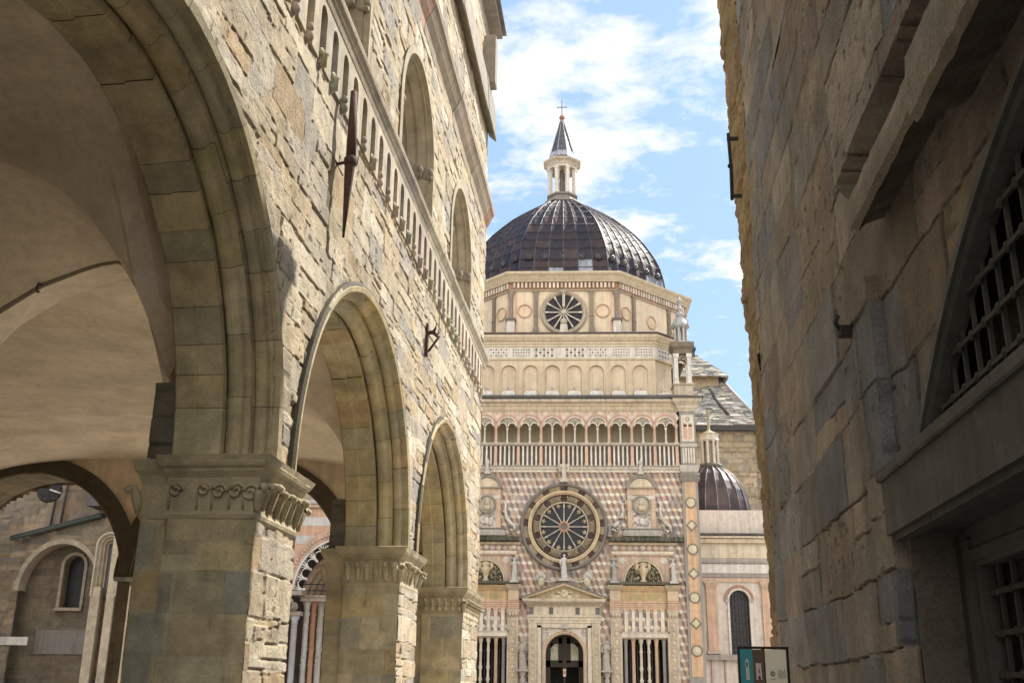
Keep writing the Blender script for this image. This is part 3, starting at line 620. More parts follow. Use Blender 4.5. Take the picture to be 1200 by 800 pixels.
# ---- mouldings helper for the facade
def hmould(mb, x0, x1, prof, y=0., c=None, dent=None):
    mb.loft(x0, x1, y, y + .3, prof, c)
    if dent: 
        n = int((x1 - x0) / dent[0]); p = (x1 - x0) / n
        for i in range(n): mb.box(x0 + (i + .25) * p, x0 + (i + .75) * p, y - dent[3], y - dent[3] + .06, dent[1], dent[2], dent[4] if len(dent) > 4 else None)
mb = MB(WH)
mb.box(-4.5, 4.5, -.06, .7, 9.60, 9.70); mb.box(-4.5, 4.5, -.09, .7, 9.70, 9.735, (.48, .43, .37)); mb.box(-4.5, 4.5, -.11, .7, 9.735, 9.80); mb.box(-4.5, 4.5, -.14, .7, 9.80, 9.85, (.28, .26, .23))
mb.build('gallery_sill', M_MAR, ch)
mb = MB((.33, .29, .25)); mb.box(-4.5, 4.5, -.11, .06, 10.62, 10.67); mb.box(-4.5, 4.5, -.14, .08, 10.67, 10.74, (.40, .36, .31)); mb.build('gallery_rail', M_MAR, ch)
mb = MB((.17, .14, .115)); mb.box(-4.5, 4.5, .03, .10, 9.86, 10.64); mb.build('gallery_gap_shade', M_MAR, ch)  # dark sheet added for the shade in the gaps between balusters
for i in range(11):
    x = -4.4 + .88 * i
    if i in (0, 10): x += .04 if i == 0 else -.04
    mb = MB(jc(PINK, .05)); mb.box(x - .075, x + .075, -.13, .02, 9.85, 9.95); mb.box(x - .055, x + .055, -.11, .0, 9.95, 10.6); mb.box(x - .07, x + .07, -.12, .02, 10.74, 10.8)
    mb.lathe(x, -.05, [(.055, 10.8), (.06, 10.9), (.05, 11.32), (.07, 11.34), (.06, 11.37), (.085, 11.44)], 8); mb.box(x - .085, x + .085, -.12, .04, 11.44, 11.47)
    mb.build('pink_column', M_MAR, ch)
for i in range(10):
    xc = -3.96 + .88 * i
    for dx in (-.255, -.085, .085, .255):
        mb = MB((.68, .64, .58)); x = xc + dx; mb.lathe(x, -.04, [(.045, 9.85), (.045, 9.9), (.036, 9.93), (.040, 10.2), (.036, 10.53), (.048, 10.57), (.048, 10.62)], 7); mb.build('baluster', M_MAR, ch)
    mb = MB(WH); mb.lathe(xc, -.04, [(.06, 10.74), (.055, 10.8), (.03, 10.84), (.042, 10.9), (.032, 10.98), (.05, 11.02), (.03, 11.06), (.032, 11.24), (.05, 11.3), (.055, 11.36)], 8); mb.build('colonnette', M_MAR, ch)
    # tracery: two lobes carrying an open lattice under a pink arch
    mb = MB(WH); zs = 11.45; Ro = .365
    for sg in (-1, 1): mb.arch(xc + sg * Ro / 2, zs - .05, [(.135, .03), (.135, -.05), (.18, -.055), (.18, .03)], 0, math.pi, 10)
    mb.arch(xc, zs, [(Ro - .055, .03), (Ro - .055, -.06), (Ro + .01, -.065)], 0, math.pi, 16)
    for q in range(-4, 5):
        for sl in (-1, 1):
            x0 = xc + q * .095; P = [(x0 + sl * t * .12, zs + .07 + t * .12) for t in np.linspace(0, 2.2, 12)]
            P = [p for p in P if math.hypot(p[0] - xc, p[1] - zs) < Ro - .03 and min(math.hypot(p[0] - xc - .18, p[1] - zs + .05), math.hypot(p[0] - xc + .18, p[1] - zs + .05)) > .15]
            if len(P) > 1:
                a, b = P[0], P[-1]; mb.tube([(a[0], -.02, a[1]), (b[0], -.02, b[1])], .014, 4)
    mb.build('tracery', M_MAR, ch)
    mb = MB(jc((.48, .30, .225), .08)); mb.arch(xc, zs, [(Ro + .005, .03), (Ro + .005, -.08), (Ro + .07, -.085), (Ro + .075, .0)], 0, math.pi, 18)
    mb.build('arch_ring', M_MAR, ch)
    mb = MB((.53, .41, .33))
    for q in range(12):     # spandrel stones, pink and white in turn
        a0, a1 = math.pi * q / 12, math.pi * (q + 1) / 12; P0 = (xc + (Ro + .07) * math.cos(a0), zs + (Ro + .07) * math.sin(a0)); P1 = (xc + (Ro + .07) * math.cos(a1), zs + (Ro + .07) * math.sin(a1))
        x0 = max(xc - .44, min(xc + .44, P0[0])); x1 = max(xc - .44, min(xc + .44, P1[0]))
        mb.add([(x0, -.03, P0[1]), (x1, -.03, P1[1]), (x1, -.03, 12.02), (x0, -.03, 12.02)], [(0, 1, 2, 3)], [(.57, .50, .42), PINK][(q // 2) % 2])
    mb.prism([(xc + .44, 11.62), (xc + .53, 11.76), (xc + .44, 11.9), (xc + .35, 11.76)], -.045, -.031, (.60, .53, .46)); mb.build('spandrel', M_MAR, ch)
mb = MB(TAN); prof = [(.0, 12.0), (.03, 12.0), (.03, 12.08), (.06, 12.1), (.06, 12.2), (.10, 12.22), (.10, 12.3), (.16, 12.34), (.22, 12.36), (.22, 12.47), (.0, 12.475)]
mb.loft(-4.5, 4.5, 0, 10.9, prof); mb.loft(-4.5, 4.5, 0, 10.9, [(.225, 12.375), (.24, 12.38), (.24, 12.47), (.225, 12.475)], (.58, .52, .45)); mb.box(-4.5, 4.5, -.16, .7, 12.02, 12.05, (.40, .34, .26)) if False else None
mb.build('main_cornice', M_MAR, ch)
mb = MB((.085, .078, .075)); mb.loft(-4.5, 4.5, 0, 10.9, [(.27, 12.478), (.33, 12.49), (.33, 12.60), (-.6, 12.76)]); mb.build('cornice_flashing', M_LEAD, ch)
# ---- rose window
RX, RZ = 0, 7.51
rs = MB((.17, .155, .14)); rs.lathe_y(RX, RZ, [(1.66, .02), (1.66, -.10), (1.63, -.20), (1.57, -.21), (1.53, -.16), (1.53, .0)], 64, cap=False, sm=True); rose = rs.build('rose_window', M_MAR, ch)
mb = MB()
for q in range(64):
    a0, a1 = 2 * math.pi * q / 64, 2 * math.pi * (q + .97) / 64
    dark = q % 5 in (0, 1)
    mb.arch(RX, RZ, [(1.53, -.135), (1.36, -.12)], a0, a1, 2, c=(.06, .03, .025) if dark else jc((.27, .22, .15), .15))
mb.build('voussoir_ring', M_MAR, rose)
mb = MB(GOLD); mb.lathe_y(RX, RZ, [(1.36, -.11), (1.36, -.17), (1.30, -.18), (1.23, -.13), (1.22, -.09)], 64, cap=False)
for q in range(72): a = 2 * math.pi * q / 72; mb.ball(RX + 1.29 * math.cos(a), -.175, RZ + 1.29 * math.sin(a), .03, .02, .03, 6, c=(.42, .33, .2))
mb.build('carved_gold_ring', M_MAR, rose)
mb = MB((.045, .022, .018)); mb.lathe_y(RX, RZ, [(1.23, -.09), (1.2, -.10), (.92, -.10), (.92, -.07)], 64, cap=False)
for q in range(10):
    ac = 2 * math.pi * (q + .5) / 10 + math.pi / 2 - math.pi / 10 * 0
    for i in range(7):
        for sl in (-1, 1):
            pts = []
            for t in (0, 1):
                aa = ac + (i - 3) * .062 + sl * (t - .5) * .16; rr = .95 + t * .22; aa = max(ac - .21, min(ac + .21, aa)); pts.append((RX + rr * math.cos(aa), -.115, RZ + rr * math.sin(aa)))
            mb.tube(pts, .0095, 4, c=(.40, .33, .22))
mb.build('lattice_ring', M_MAR, rose)
mb = MB((.36, .32, .26)); mb.lathe_y(RX, RZ, [(.94, -.02), (.94, -.12), (.89, -.13), (.88, .0)], 48, cap=False); mb.build('inner_ring', M_MAR, rose)
mb = MB((.42, .24, .15)); mb.lathe_y(RX, RZ, [(.20, .0), (.20, -.11), (.15, -.13), (.12, -.08)], 24, cap=False); mb.lathe_y(RX, RZ, [(.13, -.06), (0, -.065)], 24, c=(.13, .14, .17)); mb.build('hub', M_MAR, rose)
for q in range(12):
    a = math.pi / 2 + q * math.pi / 6; ca, sa = math.cos(a), math.sin(a); mb = MB((.46, .42, .36))
    f = lambda r: (RX + r * ca, -.055, RZ + r * sa)
    mb.tube([f(.18), f(.24), f(.25), f(.7), f(.72), f(.78), f(.9)], [.035, .035, .024, .021, .035, .035, .045], 6); mb.build('spoke', M_MAR, rose)
    a += math.pi / 12; ca, sa = math.cos(a), math.sin(a); mb = MB((.46, .37, .22))
    for rr, off, s_ in ((.83, 0, .05), (.80, .06, .035), (.80, -.06, .035), (.74, 0, .03)): mb.ball(RX + rr * math.cos(a + off), -.05, RZ + rr * math.sin(a + off), s_, .02, s_, 7)
    mb.build('trefoil', M_MAR, rose)
mb = MB((.02, .022, .028)); mb.lathe_y(RX, RZ, [(1.3, -.008), (0, -.012)], 48); mb.build('glass', M_GLASS, rose)
# ---- side windows (aedicules)
for sg in (-1, 1):
    XC = 2.94 * sg; q0 = MB((.50, .42, .33))
    for s2 in (-1, 1):
        x = XC + s2 * 1.04; q0.box(x - .2, x + .2, -.10, .05, 0, 4.2); q0.box(x - .23, x + .23, -.14, .05, 0, .5); q0.box(x - .13, x + .13, -.115, -.10, .7, 4.1, (.43, .36, .27))
        for k in range(11): z = .9 + k * .3; q0.ball(x, -.115, z, .07, .025, .09, 7, c=(.52, .44, .34)); q0.ball(x - .06, -.115, z + .15, .04, .02, .05, 6); q0.ball(x + .06, -.115, z + .15, .04, .02, .05, 6)
        for k in range(3): q0.ball(x + (k - 1) * .11, -.12, 4.28, .06, .05, .09, 7)
        q0.loft(x - .17, x + .17, -.10, .05, [(0, 4.15), (.02, 4.2), (0, 4.22), (.05, 4.42), (.06, 4.48), (0, 4.49)])
    aw_ = q0.build('side_window', M_MAR, ch)
    mb = MB((.50, .345, .245))
    for (a, b, y) in ((XC - .85, XC + .85, -.06), (XC - 1.27, XC - .86, -.16), (XC + .86, XC + 1.27, -.16)):
        for z0, z1, o in ((4.49, 4.56, 0), (4.565, 4.63, .015), (4.635, 4.71, .03), (4.72, 4.78, .045)): mb.box(a - o * .3, b + o * .3, y - o, .05, z0, z1, jc((.52, .36, .26), .06))
    mb.box(XC - .85, XC + .85, -.04, .05, 4.78, 5.14, (.48, .36, .20)); mb.box(XC - .5, XC - .1, -.045, -.04, 4.86, 5.02, (.36, .31, .15)); mb.box(XC + .15, XC + .55, -.045, -.04, 4.86, 5.02, (.36, .31, .15))
    for s2 in (-1, 1): mb.box(XC + s2 * 1.06 - .2, XC + s2 * 1.06 + .2, -.16, .05, 4.79, 5.14, (.52, .41, .29))
    mb.loft(XC - .86, XC + .86, -.06, .05, [(0, 5.14), (.04, 5.2), (.10, 5.28), (.12, 5.34), (0, 5.35)], (.52, .37, .22))
    for s2 in (-1, 1): mb.loft(XC + s2 * 1.06 - .2, XC + s2 * 1.06 + .2, -.16, .05, [(0, 5.14), (.04, 5.2), (.08, 5.3), (.10, 5.36), (0, 5.37)], (.40, .33, .24))
    mb.box(XC - 1.4, XC + 1.4, -.28, .05, 5.375, 5.47, (.085, .08, .055)); mb.build('entablature', M_MAR, aw_)
    # small colonnettes over the lintel
    mb = MB((.28, .26, .24)); mb.box(XC - .85, XC + .85, .006, .02, 3.7, 4.49); mb.box(XC - .92, XC + .92, -.08, .05, 3.5, 3.69, WH); mb.box(XC - .92, XC + .92, -.10, .05, 3.66, 3.7, (.5, .45, .38)); mb.build('lintel', M_MAR, aw_)
    for k in range(6): x = XC - .665 + k * .266; mb = MB(WH); mb.box(x - .065, x + .065, -.05, .0, 3.7, 4.43, jc((.62, .57, .50), .08)); mb.box(x - .085, x + .085, -.06, .0, 4.43, 4.49, PINK); mb.build('slim_colonnette', M_MAR, aw_)
    mb = MB((.56, .50, .42)); mb.box(XC - .93, XC - .83, -.07, .4, .9, 3.5); mb.box(XC + .83, XC + .93, -.07, .4, .9, 3.5); mb.box(XC - 1.0, XC + 1.0, -.14, .4, .78, .9, (.3, .27, .24)); mb.build('frame', M_MAR, aw_)
    for k in range(6):
        x = XC - .70 + k * .28; typ = (2, 1, 0, 0, 1, 2)[k]; c = ((.55, .50, .42), (.52, .35, .24), (.27, .26, .25))[typ]; mb = MB(c)
        if typ == 0: P = [(.09, .9), (.09, 1.0), (.05, 1.06), (.08, 1.3), (.05, 1.5), (.045, 1.9), (.08, 2.0), (.05, 2.06), (.045, 2.3), (.075, 2.42), (.05, 2.5), (.05, 2.95), (.07, 3.0), (.05, 3.04), (.05, 3.25), (.09, 3.36), (.09, 3.48)]
        else: P = [(.085, .9), (.085, 1.02), (.065, 1.05), (.062, 3.2), (.075, 3.24), (.06, 3.27), (.09, 3.4), (.09, 3.48)]
        mb.lathe(x, .12, P, 10); mb.build('column', M_MAR, aw_)
    for x in np.linspace(XC - .8, XC + .8, 13):
        mb = MB((.10, .095, .085)); mb.tube([(x, .32, .9), (x, .32, 3.47)], .012, 5)
        for z in np.arange(1.1, 3.4, .24): mb.ball(x, .32, z, .025, .025, .03, 6)
        mb.build('iron_bar', M_BAR, aw_)
    # lunette block above
    mb = MB((.50, .37, .29)); mb.box(XC - .98, XC + .98, -.04, .05, 5.42, 6.46, (.50, .36, .28))
    for s2 in (-1, 1): mb.box(XC + s2 * 1.09 - .10, XC + s2 * 1.09 + .10, -.09, .05, 5.42, 6.28, (.25, .235, .22)); mb.box(XC + s2 * 1.09 - .13, XC + s2 * 1.09 + .13, -.12, .05, 6.28, 6.36, (.36, .33, .3))
    for s2 in (-1, 1): mb.lathe_y(XC + s2 * .77, 6.26, [(.13, -.04), (.13, -.06), (.08, -.07), (0, -.075)], 16, c=(.57, .52, .47))
    mb.box(XC - 1.14, XC + 1.14, -.11, .05, 6.46, 6.50, (.55, .48, .38)); mb.box(XC - 1.16, XC + 1.16, -.13, .05, 6.50, 6.60, (.60, .53, .43))
    for k in range(9): x = XC - .96 + k * .24; mb.prism([(x - .12, 6.72), (x, 6.61), (x + .12, 6.72), (x, 6.83)], -.06, -.03, jc(random.choice([(.40, .36, .33), (.52, .40, .28), (.48, .42, .36)]), .1))
    mb.box(XC - 1.14, XC + 1.14, -.03, .05, 6.60, 6.84, (.36, .25, .20)); mb.box(XC - 1.25, XC + 1.3, -.10, .05, 6.84, 6.93, (.52, .43, .31))
    for s2 in (-1, 0, 1): mb.ball(XC + s2 * 1.04, -.06, 6.73, .12, .05, .11, 8, c=(.56, .50, .45))
    lu = mb.build('lunette_block', M_MAR, aw_)
    mb = MB((.42, .35, .27)); mb.arch(XC, 5.44, [(.69, -.05), (.69, -.10), (.73, -.12), (.745, -.08), (.82, -.08), (.835, -.04)], 0, math.pi, 28, sz=1.16); mb.build('lunette_arch', M_MAR, lu)
    mb = MB((.56, .47, .34)); mb.arch(XC, 5.44, [(.68, -.05), (.68, -.11), (.725, -.125)], 0, math.pi, 28, sz=1.16); mb.build('lunette_rim', M_MAR, lu)
    mb = MB((.045, .04, .025)); mb.prism([(XC + .69 * math.cos(a), 5.43 + .8 * math.sin(a)) for a in np.linspace(0, math.pi, 24)], -.055, -.045)
    mb.build('lunette_ground', M_WOOD, lu)
    mb = MB((.50, .41, .27)); rnd = random.Random(3)
    for k in range(74):      # carved foliage scrolls
        a = rnd.uniform(.04, math.pi - .04); rr = .68 * math.sqrt(rnd.uniform(.12, .9)); x = rr * math.cos(a); z = .82 / .69 * rr * math.sin(a)
        if abs(x) < .17: continue
        t0 = rnd.uniform(0, 6.3); rad = rnd.uniform(.03, .065)
        mb.tube([(XC + x + rad * (1 - i / 9) * math.cos(t0 + i * .8), -.075, 5.44 + max(.02, z + rad * (1 - i / 9) * math.sin(t0 + i * .8))) for i in range(7)], .014, 4)
    mb.lathe(XC, -.08, [(.10, 5.45), (.14, 5.5), (.07, 5.6), (.13, 5.75), (.20, 5.9), (.17, 5.98), (.10, 6.0), (.18, 6.15), (.06, 6.2)], 10)
    for s2 in (-1, 1): mb.ball(XC + s2 * .22, -.07, 6.05, .08, .03, .14, 8); mb.ball(XC + s2 * .08, -.16, 5.95, .03, .02, .05, 6, c=(.15, .12, .08))
    mb.build('carved_foliage', M_MAR, lu)
    mb = MB((.115, .12, .065)); xs0, xs1 = (XC - 1.25, XC + 1.55) if sg > 0 else (XC - 1.55, XC + 1.25)
    for k in range(46): x = lerp(xs0, xs1, k / 46); mb.box(x, x + (xs1 - xs0) / 46 - .004, -.26 - .03 * random.random(), .05, 6.95 + .015 * random.random(), 7.10 + .04 * random.random(), jc((.075, .073, .045), .4), bev=.008)
    mb.build('mossy_ledge', M_MAR, aw_)
    # tabernacle above
    mb = MB((.36, .34, .31)); mb.loft(XC - .68, XC + .68, -.2, .05, [(.0, 7.14), (.05, 7.16), (.07, 7.3), (.0, 7.36), (-.05, 7.40), (.02, 7.44), (0, 7.45)]); tb = mb.build('tabernacle', M_MAR, ch)
    mb = MB((.54, .40, .30)); mb.box(XC - .53, XC - .35, -.10, .05, 7.45, 8.72); mb.box(XC + .35, XC + .53, -.10, .05, 7.45, 8.72); mb.box(XC - .53, XC + .53, -.10, .05, 8.72, 8.97, (.52, .39, .29)); mb.box(XC - .35, XC + .35, -.07, .05, 7.45, 8.72, (.57, .52, .48)); mb.box(XC - .53, XC + .53, -.115, -.1, 8.55, 8.7, (.56, .5, .44)); mb.build('panel', M_MAR, tb)
    mb = MB((.60, .50, .38)); mb.prism([(XC + .44 * math.cos(a), 9.0 + .36 * math.sin(a)) for a in np.linspace(0, math.pi, 20)], -.13, .02); mb.arch(XC, 9.0, [(.43, -.05), (.45, -.17), (.58, -.19), (.60, .0)], 0, math.pi, 20, c=(.24, .22, .19), sz=.84); mb.box(XC - .60, XC + .60, -.17, .02, 8.97, 9.01, (.3, .28, .24)); mb.build('round_pediment', M_MAR, tb)
    mb = MB((.5, .42, .33)); mb.lathe_y(XC, 8.34, [(.36, -.07), (.36, -.15), (.31, -.17), (.28, -.12)], 24, cap=False, c=(.26, .245, .22)); mb.lathe_y(XC, 8.34, [(.30, -.11), (0, -.115)], 24, c=(.46, .40, .30)); mb.ball(XC, -.14, 8.41, .10, .07, .12); mb.ball(XC, -.13, 8.22, .17, .06, .12); mb.build('bust_roundel', M_MAR, tb)
    mb = MB((.58, .54, .50)); rnd = random.Random(5)
    for k in range(34): x = rnd.uniform(-.33, .33); z = rnd.uniform(7.5, 8.0); rad = rnd.uniform(.025, .06); t0 = rnd.uniform(0, 6); mb.tube([(XC + x + rad * math.cos(t0 + i * .9) * (1 - i / 8), -.09, z + rad * math.sin(t0 + i * .9) * (1 - i / 8)) for i in range(6)], .014, 4, c=jc((.6, .56, .52), .15) if k % 3 else (.18, .16, .15))
    mb.ball(XC, -.10, 7.72, .09, .05, .15); mb.build('carved_arms', M_MAR, tb)
    for s2 in (-1, 1):
        mb = MB((.56, .53, .49)); x0 = XC + s2 * .60; 
        P = [(x0 + s2 * .03, 8.5), (x0 + s2 * .12, 8.35), (x0 + s2 * .10, 8.1), (x0 + s2 * .16, 7.85), (x0 + s2 * .30, 7.65), (x0 + s2 * .44, 7.55), (x0 + s2 * .48, 7.40), (x0 + s2 * .36, 7.32), (x0 + s2 * .28, 7.42), (x0 + s2 * .36, 7.48)]
        mb.tube([(x, -.07, z) for x, z in P], [.03, .05, .05, .07, .08, .075, .07, .055, .045, .03], 7)
        for k in range(7): x, z = P[1 + k]; mb.ball(x + random.uniform(-.06, .06), -.10, z + random.uniform(-.05, .05), .05, .04, .06, 6, c=jc((.5, .47, .44), .2))
        mb.build('scroll_bracket', M_MAR, tb)
# ---- portal
mb = MB((.52, .455, .35))
for s2 in (-1, 1):
    mb.box(s2 * 1.16 - .15, s2 * 1.16 + .15, -.16, .05, 0, 3.98); mb.box(s2 * 1.16 - .09, s2 * 1.16 + .09, -.175, -.16, .4, 3.8, (.46, .39, .28))
    for k in range(14): mb.ball(s2 * 1.16, -.175, .55 + k * .235, .05, .02, .07, 6, c=(.54, .46, .34))
    mb.box(s2 * .92 - .075, s2 * .92 + .075, -.13, .05, 0, 3.9, (.58, .52, .43)); mb.box(s2 * .835 - .012, s2 * .835 + .012, -.145, .05, 0, 3.86, (.15, .12, .1))
mb.box(-.99, .99, -.13, .05, 3.82, 3.98, (.56, .49, .39)); mb.box(-.1, .1, -.17, -.13, 3.78, 3.99, (.40, .37, .36))
prt = mb.build('portal', M_MAR, ch)
mb = MB((.56, .49, .38)); hmould(mb, -1.31, 1.31, [(0, 3.98), (.02, 3.99), (.02, 4.07), (.04, 4.08), (.04, 4.16), (.07, 4.2), (.07, 4.25), (0, 4.255)], -.14)
mb.box(-1.31, 1.31, -.13, .05, 4.255, 4.58, (.57, .50, .39))
for x in (-1.22, -.49, .49, 1.22): mb.box(x - .08, x + .08, -.14, -.128, 4.29, 4.54, (.13, .12, .12))
hmould(mb, -1.33, 1.33, [(0, 4.58), (.03, 4.6), (.05, 4.66), (.12, 4.7), (.2, 4.75), (.22, 4.84), (0, 4.85)], -.14, dent=(.07, 4.61, 4.67, .10, (.35, .29, .2)))
mb.build('entablature', M_MAR, prt)
mb = MB((.50, .42, .28)); mb.prism([(-1.45, 4.86), (1.45, 4.86), (0, 5.38)], -.12, .03, (.50, .41, .26)); 
mb.prism([(-1.62, 4.85), (-1.42, 4.85), (0, 5.32), (1.42, 4.85), (1.62, 4.85), (0, 5.42)], -.30, .03, (.47, .39, .27)); mb.prism([(-1.66, 4.88), (-1.62, 4.85), (0, 5.425), (1.62, 4.85), (1.66, 4.88), (0, 5.48)], -.34, .03, (.17, .155, .13))
mb.build('pediment', M_MAR, prt)
mb = MB((.60, .52, .38)); mb.box(-.62, .62, -.15, -.12, 4.86, 4.99); mb.ball(0, -.15, 5.03, .17, .06, .16); mb.ball(-.02, -.2, 5.1, .06, .05, .07)
for s2 in (-1, 1):
    mb.tube([(s2 * .12, -.15, 5.05), (s2 * .25, -.15, 5.1), (s2 * .33, -.15, 5.0), (s2 * .28, -.15, 4.95)], [.03, .05, .04, .02], 6)
    for k in range(5): mb.ball(s2 * (.3 + .075 * k), -.15, 4.93 + .03 * (k % 2), .045, .03, .05, 6)
mb.build('tympanum_relief', M_MAR, prt)
mb = MB((.52, .45, .40))     # spandrels and arch ring
for s2 in (-1, 1):
    for q in range(8):
        a0, a1 = math.pi / 2 * q / 8, math.pi / 2 * (q + 1) / 8; c = (.55, .50, .46)
        mb.add([(s2 * .71 * math.cos(a0), -.06, 2.9 + .71 * math.sin(a0)), (s2 * .82, -.06, 2.9 + .71 * math.sin(a0)), (s2 * .82, -.06, 2.9 + .71 * math.sin(a1) + (.25 if q == 7 else 0)), (s2 * .71 * math.cos(a1), -.06, 2.9 + .71 * math.sin(a1) + (.25 if q == 7 else 0))], [(0, 1, 2, 3)], c)
    for k in range(16): mb.ball(s2 * random.uniform(.6, .79), -.065, random.uniform(3.5, 3.78), .018, .01, .018, 5, c=(.28, .2, .17))
mb.build('spandrels', M_MAR, prt)
mb = MB((.54, .42, .31)); mb.arch(0, 2.9, [(.69, .5), (.69, -.08), (.73, -.12), (.78, -.10), (.80, -.14), (.835, -.12), (.84, .02)], 0, math.pi, 28, zb=0); mb.build('door_arch', M_MAR, prt)
mb = MB((.035, .027, .02)); 
mb.box(-.7, -.08, .45, .5, 2.45, 2.68); mb.box(.08, .7, .45, .5, 2.45, 2.68); mb.box(-.08, .08, .42, .5, 2.3, 3.6); mb.box(-.7, -.52, .45, .5, 0, 3.4); mb.box(.52, .7, .45, .5, 0, 3.4); mb.box(-.52, .52, .45, .5, 3.28, 3.6); mb.box(-.22, -.08, .45, .5, 2.6, 3.5); mb.box(.08, .22, .45, .5, 2.6, 3.5); mb.box(-.03, .03, .43, .5, 0, 2.45)
dr = mb.build('door', M_WOOD, prt)
for s2 in (-1, 1): mb = MB((.40, .38, .28)); mb.prism([(s2 * .23, 2.69), (s2 * .51, 2.69), (s2 * .51, 3.12), (s2 * .40, 3.24), (s2 * .23, 3.34)], .475, .485); mb.build('pane', M_GLASS, dr)  # pale base colour paints in the reflection on the glass
mb = MB((.55, .5, .45)); mb.box(-.05, .05, .40, .41, 2.12, 2.38); mb.box(-.035, .035, .397, .40, 2.2, 2.33, (.5, .1, .07)); mb.build('door_notice', M_SIGN, dr)
# columns with small statues beside the portal
for s2 in (-1, 1):
    mb = MB((.40, .37, .34)); x = s2 * 1.53; mb.lathe(x, -.16, [(.12, 0), (.12, .2), (.07, .25), (.07, 1.9), (.10, 2.0), (.05, 2.05), (.12, 2.2), (.13, 2.26)], 10); mb.build('candelabrum_shaft', M_MAR, prt)
# statues: figures standing on the facade
ST = [('white winged figure standing on top of the rose window', 0, -.25, 9.18, .75, 1, (.56, .50, .42)),
      ('white figure standing on the peak of the portal pediment', 0, -.25, 5.48, .92, 2, (.52, .50, .48)),
      ('small figure with raised arms on left round pediment by palace edge', -2.94, -.15, 9.50, .55, 3, (.54, .50, .46)),
      ('small figure with raised arms on right round pediment above marble bust', 2.94, -.15, 9.50, .55, 4, (.54, .50, .46)),
      ('grey statue beside left lunette, nearest to rose window', -1.86, -.20, 5.42, .82, 5, (.50, .47, .44)),
      ('grey statue beside right lunette, nearest to rose window', 1.86, -.20, 5.42, .78, 6, (.36, .35, .34)),
      ('pale statue beside right lunette, nearest to medallion pilaster', 4.05, -.20, 5.42, .8, 7, (.54, .51, .48)),
      ('pale statue on a slim shaft left of the chapel door', -1.53, -.16, 2.27, 1.05, 8, (.36, .32, .28)),
      ('pale statue on a slim shaft right of the chapel door', 1.53, -.16, 2.27, 1.05, 9, (.38, .35, .31)),
      ('dark reclining little figure at right end of right mossy ledge', 4.15, -.15, 7.13, .4, 10, (.2, .19, .19)),
      ('dark reclining little figure between rose window and right tabernacle', 1.72, -.15, 7.13, .45, 11, (.25, .24, .24))]
for lab, x, y, z, h, sd_, c in ST:
    mb = MB(c); stat(mb, 0, 0, 0.06, h, c, sd_, wings=(sd_ == 1)); mb.box(-h * .2, h * .2, -h * .17, h * .17, -.0, .07)
    o = mb.build('statue', M_MAR); o.location = (CX + x, FY + y, z); tag(o, lab, 'statue', 'carved figures on the chapel facade')
for s2 in (-1, 1):       # garlands and shields lying on the pediment slopes
    mb = MB((.44, .42, .40))
    mb.tube([(s2 * .1, -.2, 5.62), (s2 * .3, -.2, 5.5), (s2 * .55, -.2, 5.45), (s2 * .8, -.2, 5.5), (s2 * 1.0, -.2, 5.35)], [.02, .035, .03, .035, .02], 6)
    mb.ball(s2 * .85, -.18, 5.45, .13, .06, .17, c=(.48, .44, .30)); mb.ball(s2 * .88, -.16, 5.72, .15, .07, .12); mb.ball(s2 * .75, -.16, 5.64, .07, .05, .1); mb.ball(s2 * 1.0, -.16, 5.62, .07, .05, .1)
    mb.build('garland', M_MAR, prt)
# ---- attic with blind niches
AY = 1.0
def octo(hx, y0, y1, ch_): return [(-hx + .0, y0), (hx, y0), (hx + ch_, y0 + ch_), (hx + ch_, y1), (-hx - ch_, y1), (-hx - ch_, y0 + ch_)]
def ring(mb, prof, hx, y0, y1, ch_, c=None):       # profile (offset,z) round the chamfered attic
    for (o0, z0), (o1, z1) in zip(prof[:-1], prof[1:]):
        a = octo(hx + o0 * .414, y0 - o0, y1 + o0, ch_ + o0 * .586 * 1.0); b = octo(hx + o1 * .414, y0 - o1, y1 + o1, ch_ + o1 * .586)
        mb.add([(x, y, z0) for x, y in a] + [(x, y, z1) for x, y in b], [(i, (i + 1) % 6, 6 + (i + 1) % 6, 6 + i) for i in range(6)], c)
    a = octo(hx + prof[-1][0] * .414, y0 - prof[-1][0], y1 + prof[-1][0], ch_ + prof[-1][0] * .586); mb.add([(x, y, prof[-1][1]) for x, y in a], [tuple(range(6))], c)
mb = MB(STUC); mb.plan(octo(3.74, AY + .09, 12.2, .72), 12.5, 14.9, (.57, .47, .35)); at = mb.build('attic', M_STUC, ch)
mb = MB((.55, .46, .34)); nw = .315; z0, zs, zt = 12.7, 13.92, 14.34
for k in range(8):
    x = -3.115 + .89 * k; xl, xr = x - .445, x + .445; yf, yb = AY, AY + .085
    A = [(x - nw * math.cos(a), zs + nw * math.sin(a)) for a in np.linspace(0, math.pi, 13)]
    if k == 0: xl = -3.74
    if k == 7: xr = 3.74
    mb.box(xl, x - nw, yf, yb, z0, zt + .1); mb.box(x + nw, xr, yf, yb, z0, zt + .1)
    for q in range(12):
        (u0, w0), (u1, w1) = A[q], A[q + 1]
        mb.add([(u0, yf, w0), (u1, yf, w1), (u1, yf, zt + .1), (u0, yf, zt + .1), (u0, yb, w0), (u1, yb, w1)], [(0, 1, 2, 3), (0, 4, 5, 1)])
    mb.box(x - .50, x - .39, yf - .025, yf, z0, zt + .1, (.53, .44, .32)) if k else None
mb.build('niche_arcade', M_STUC, at)
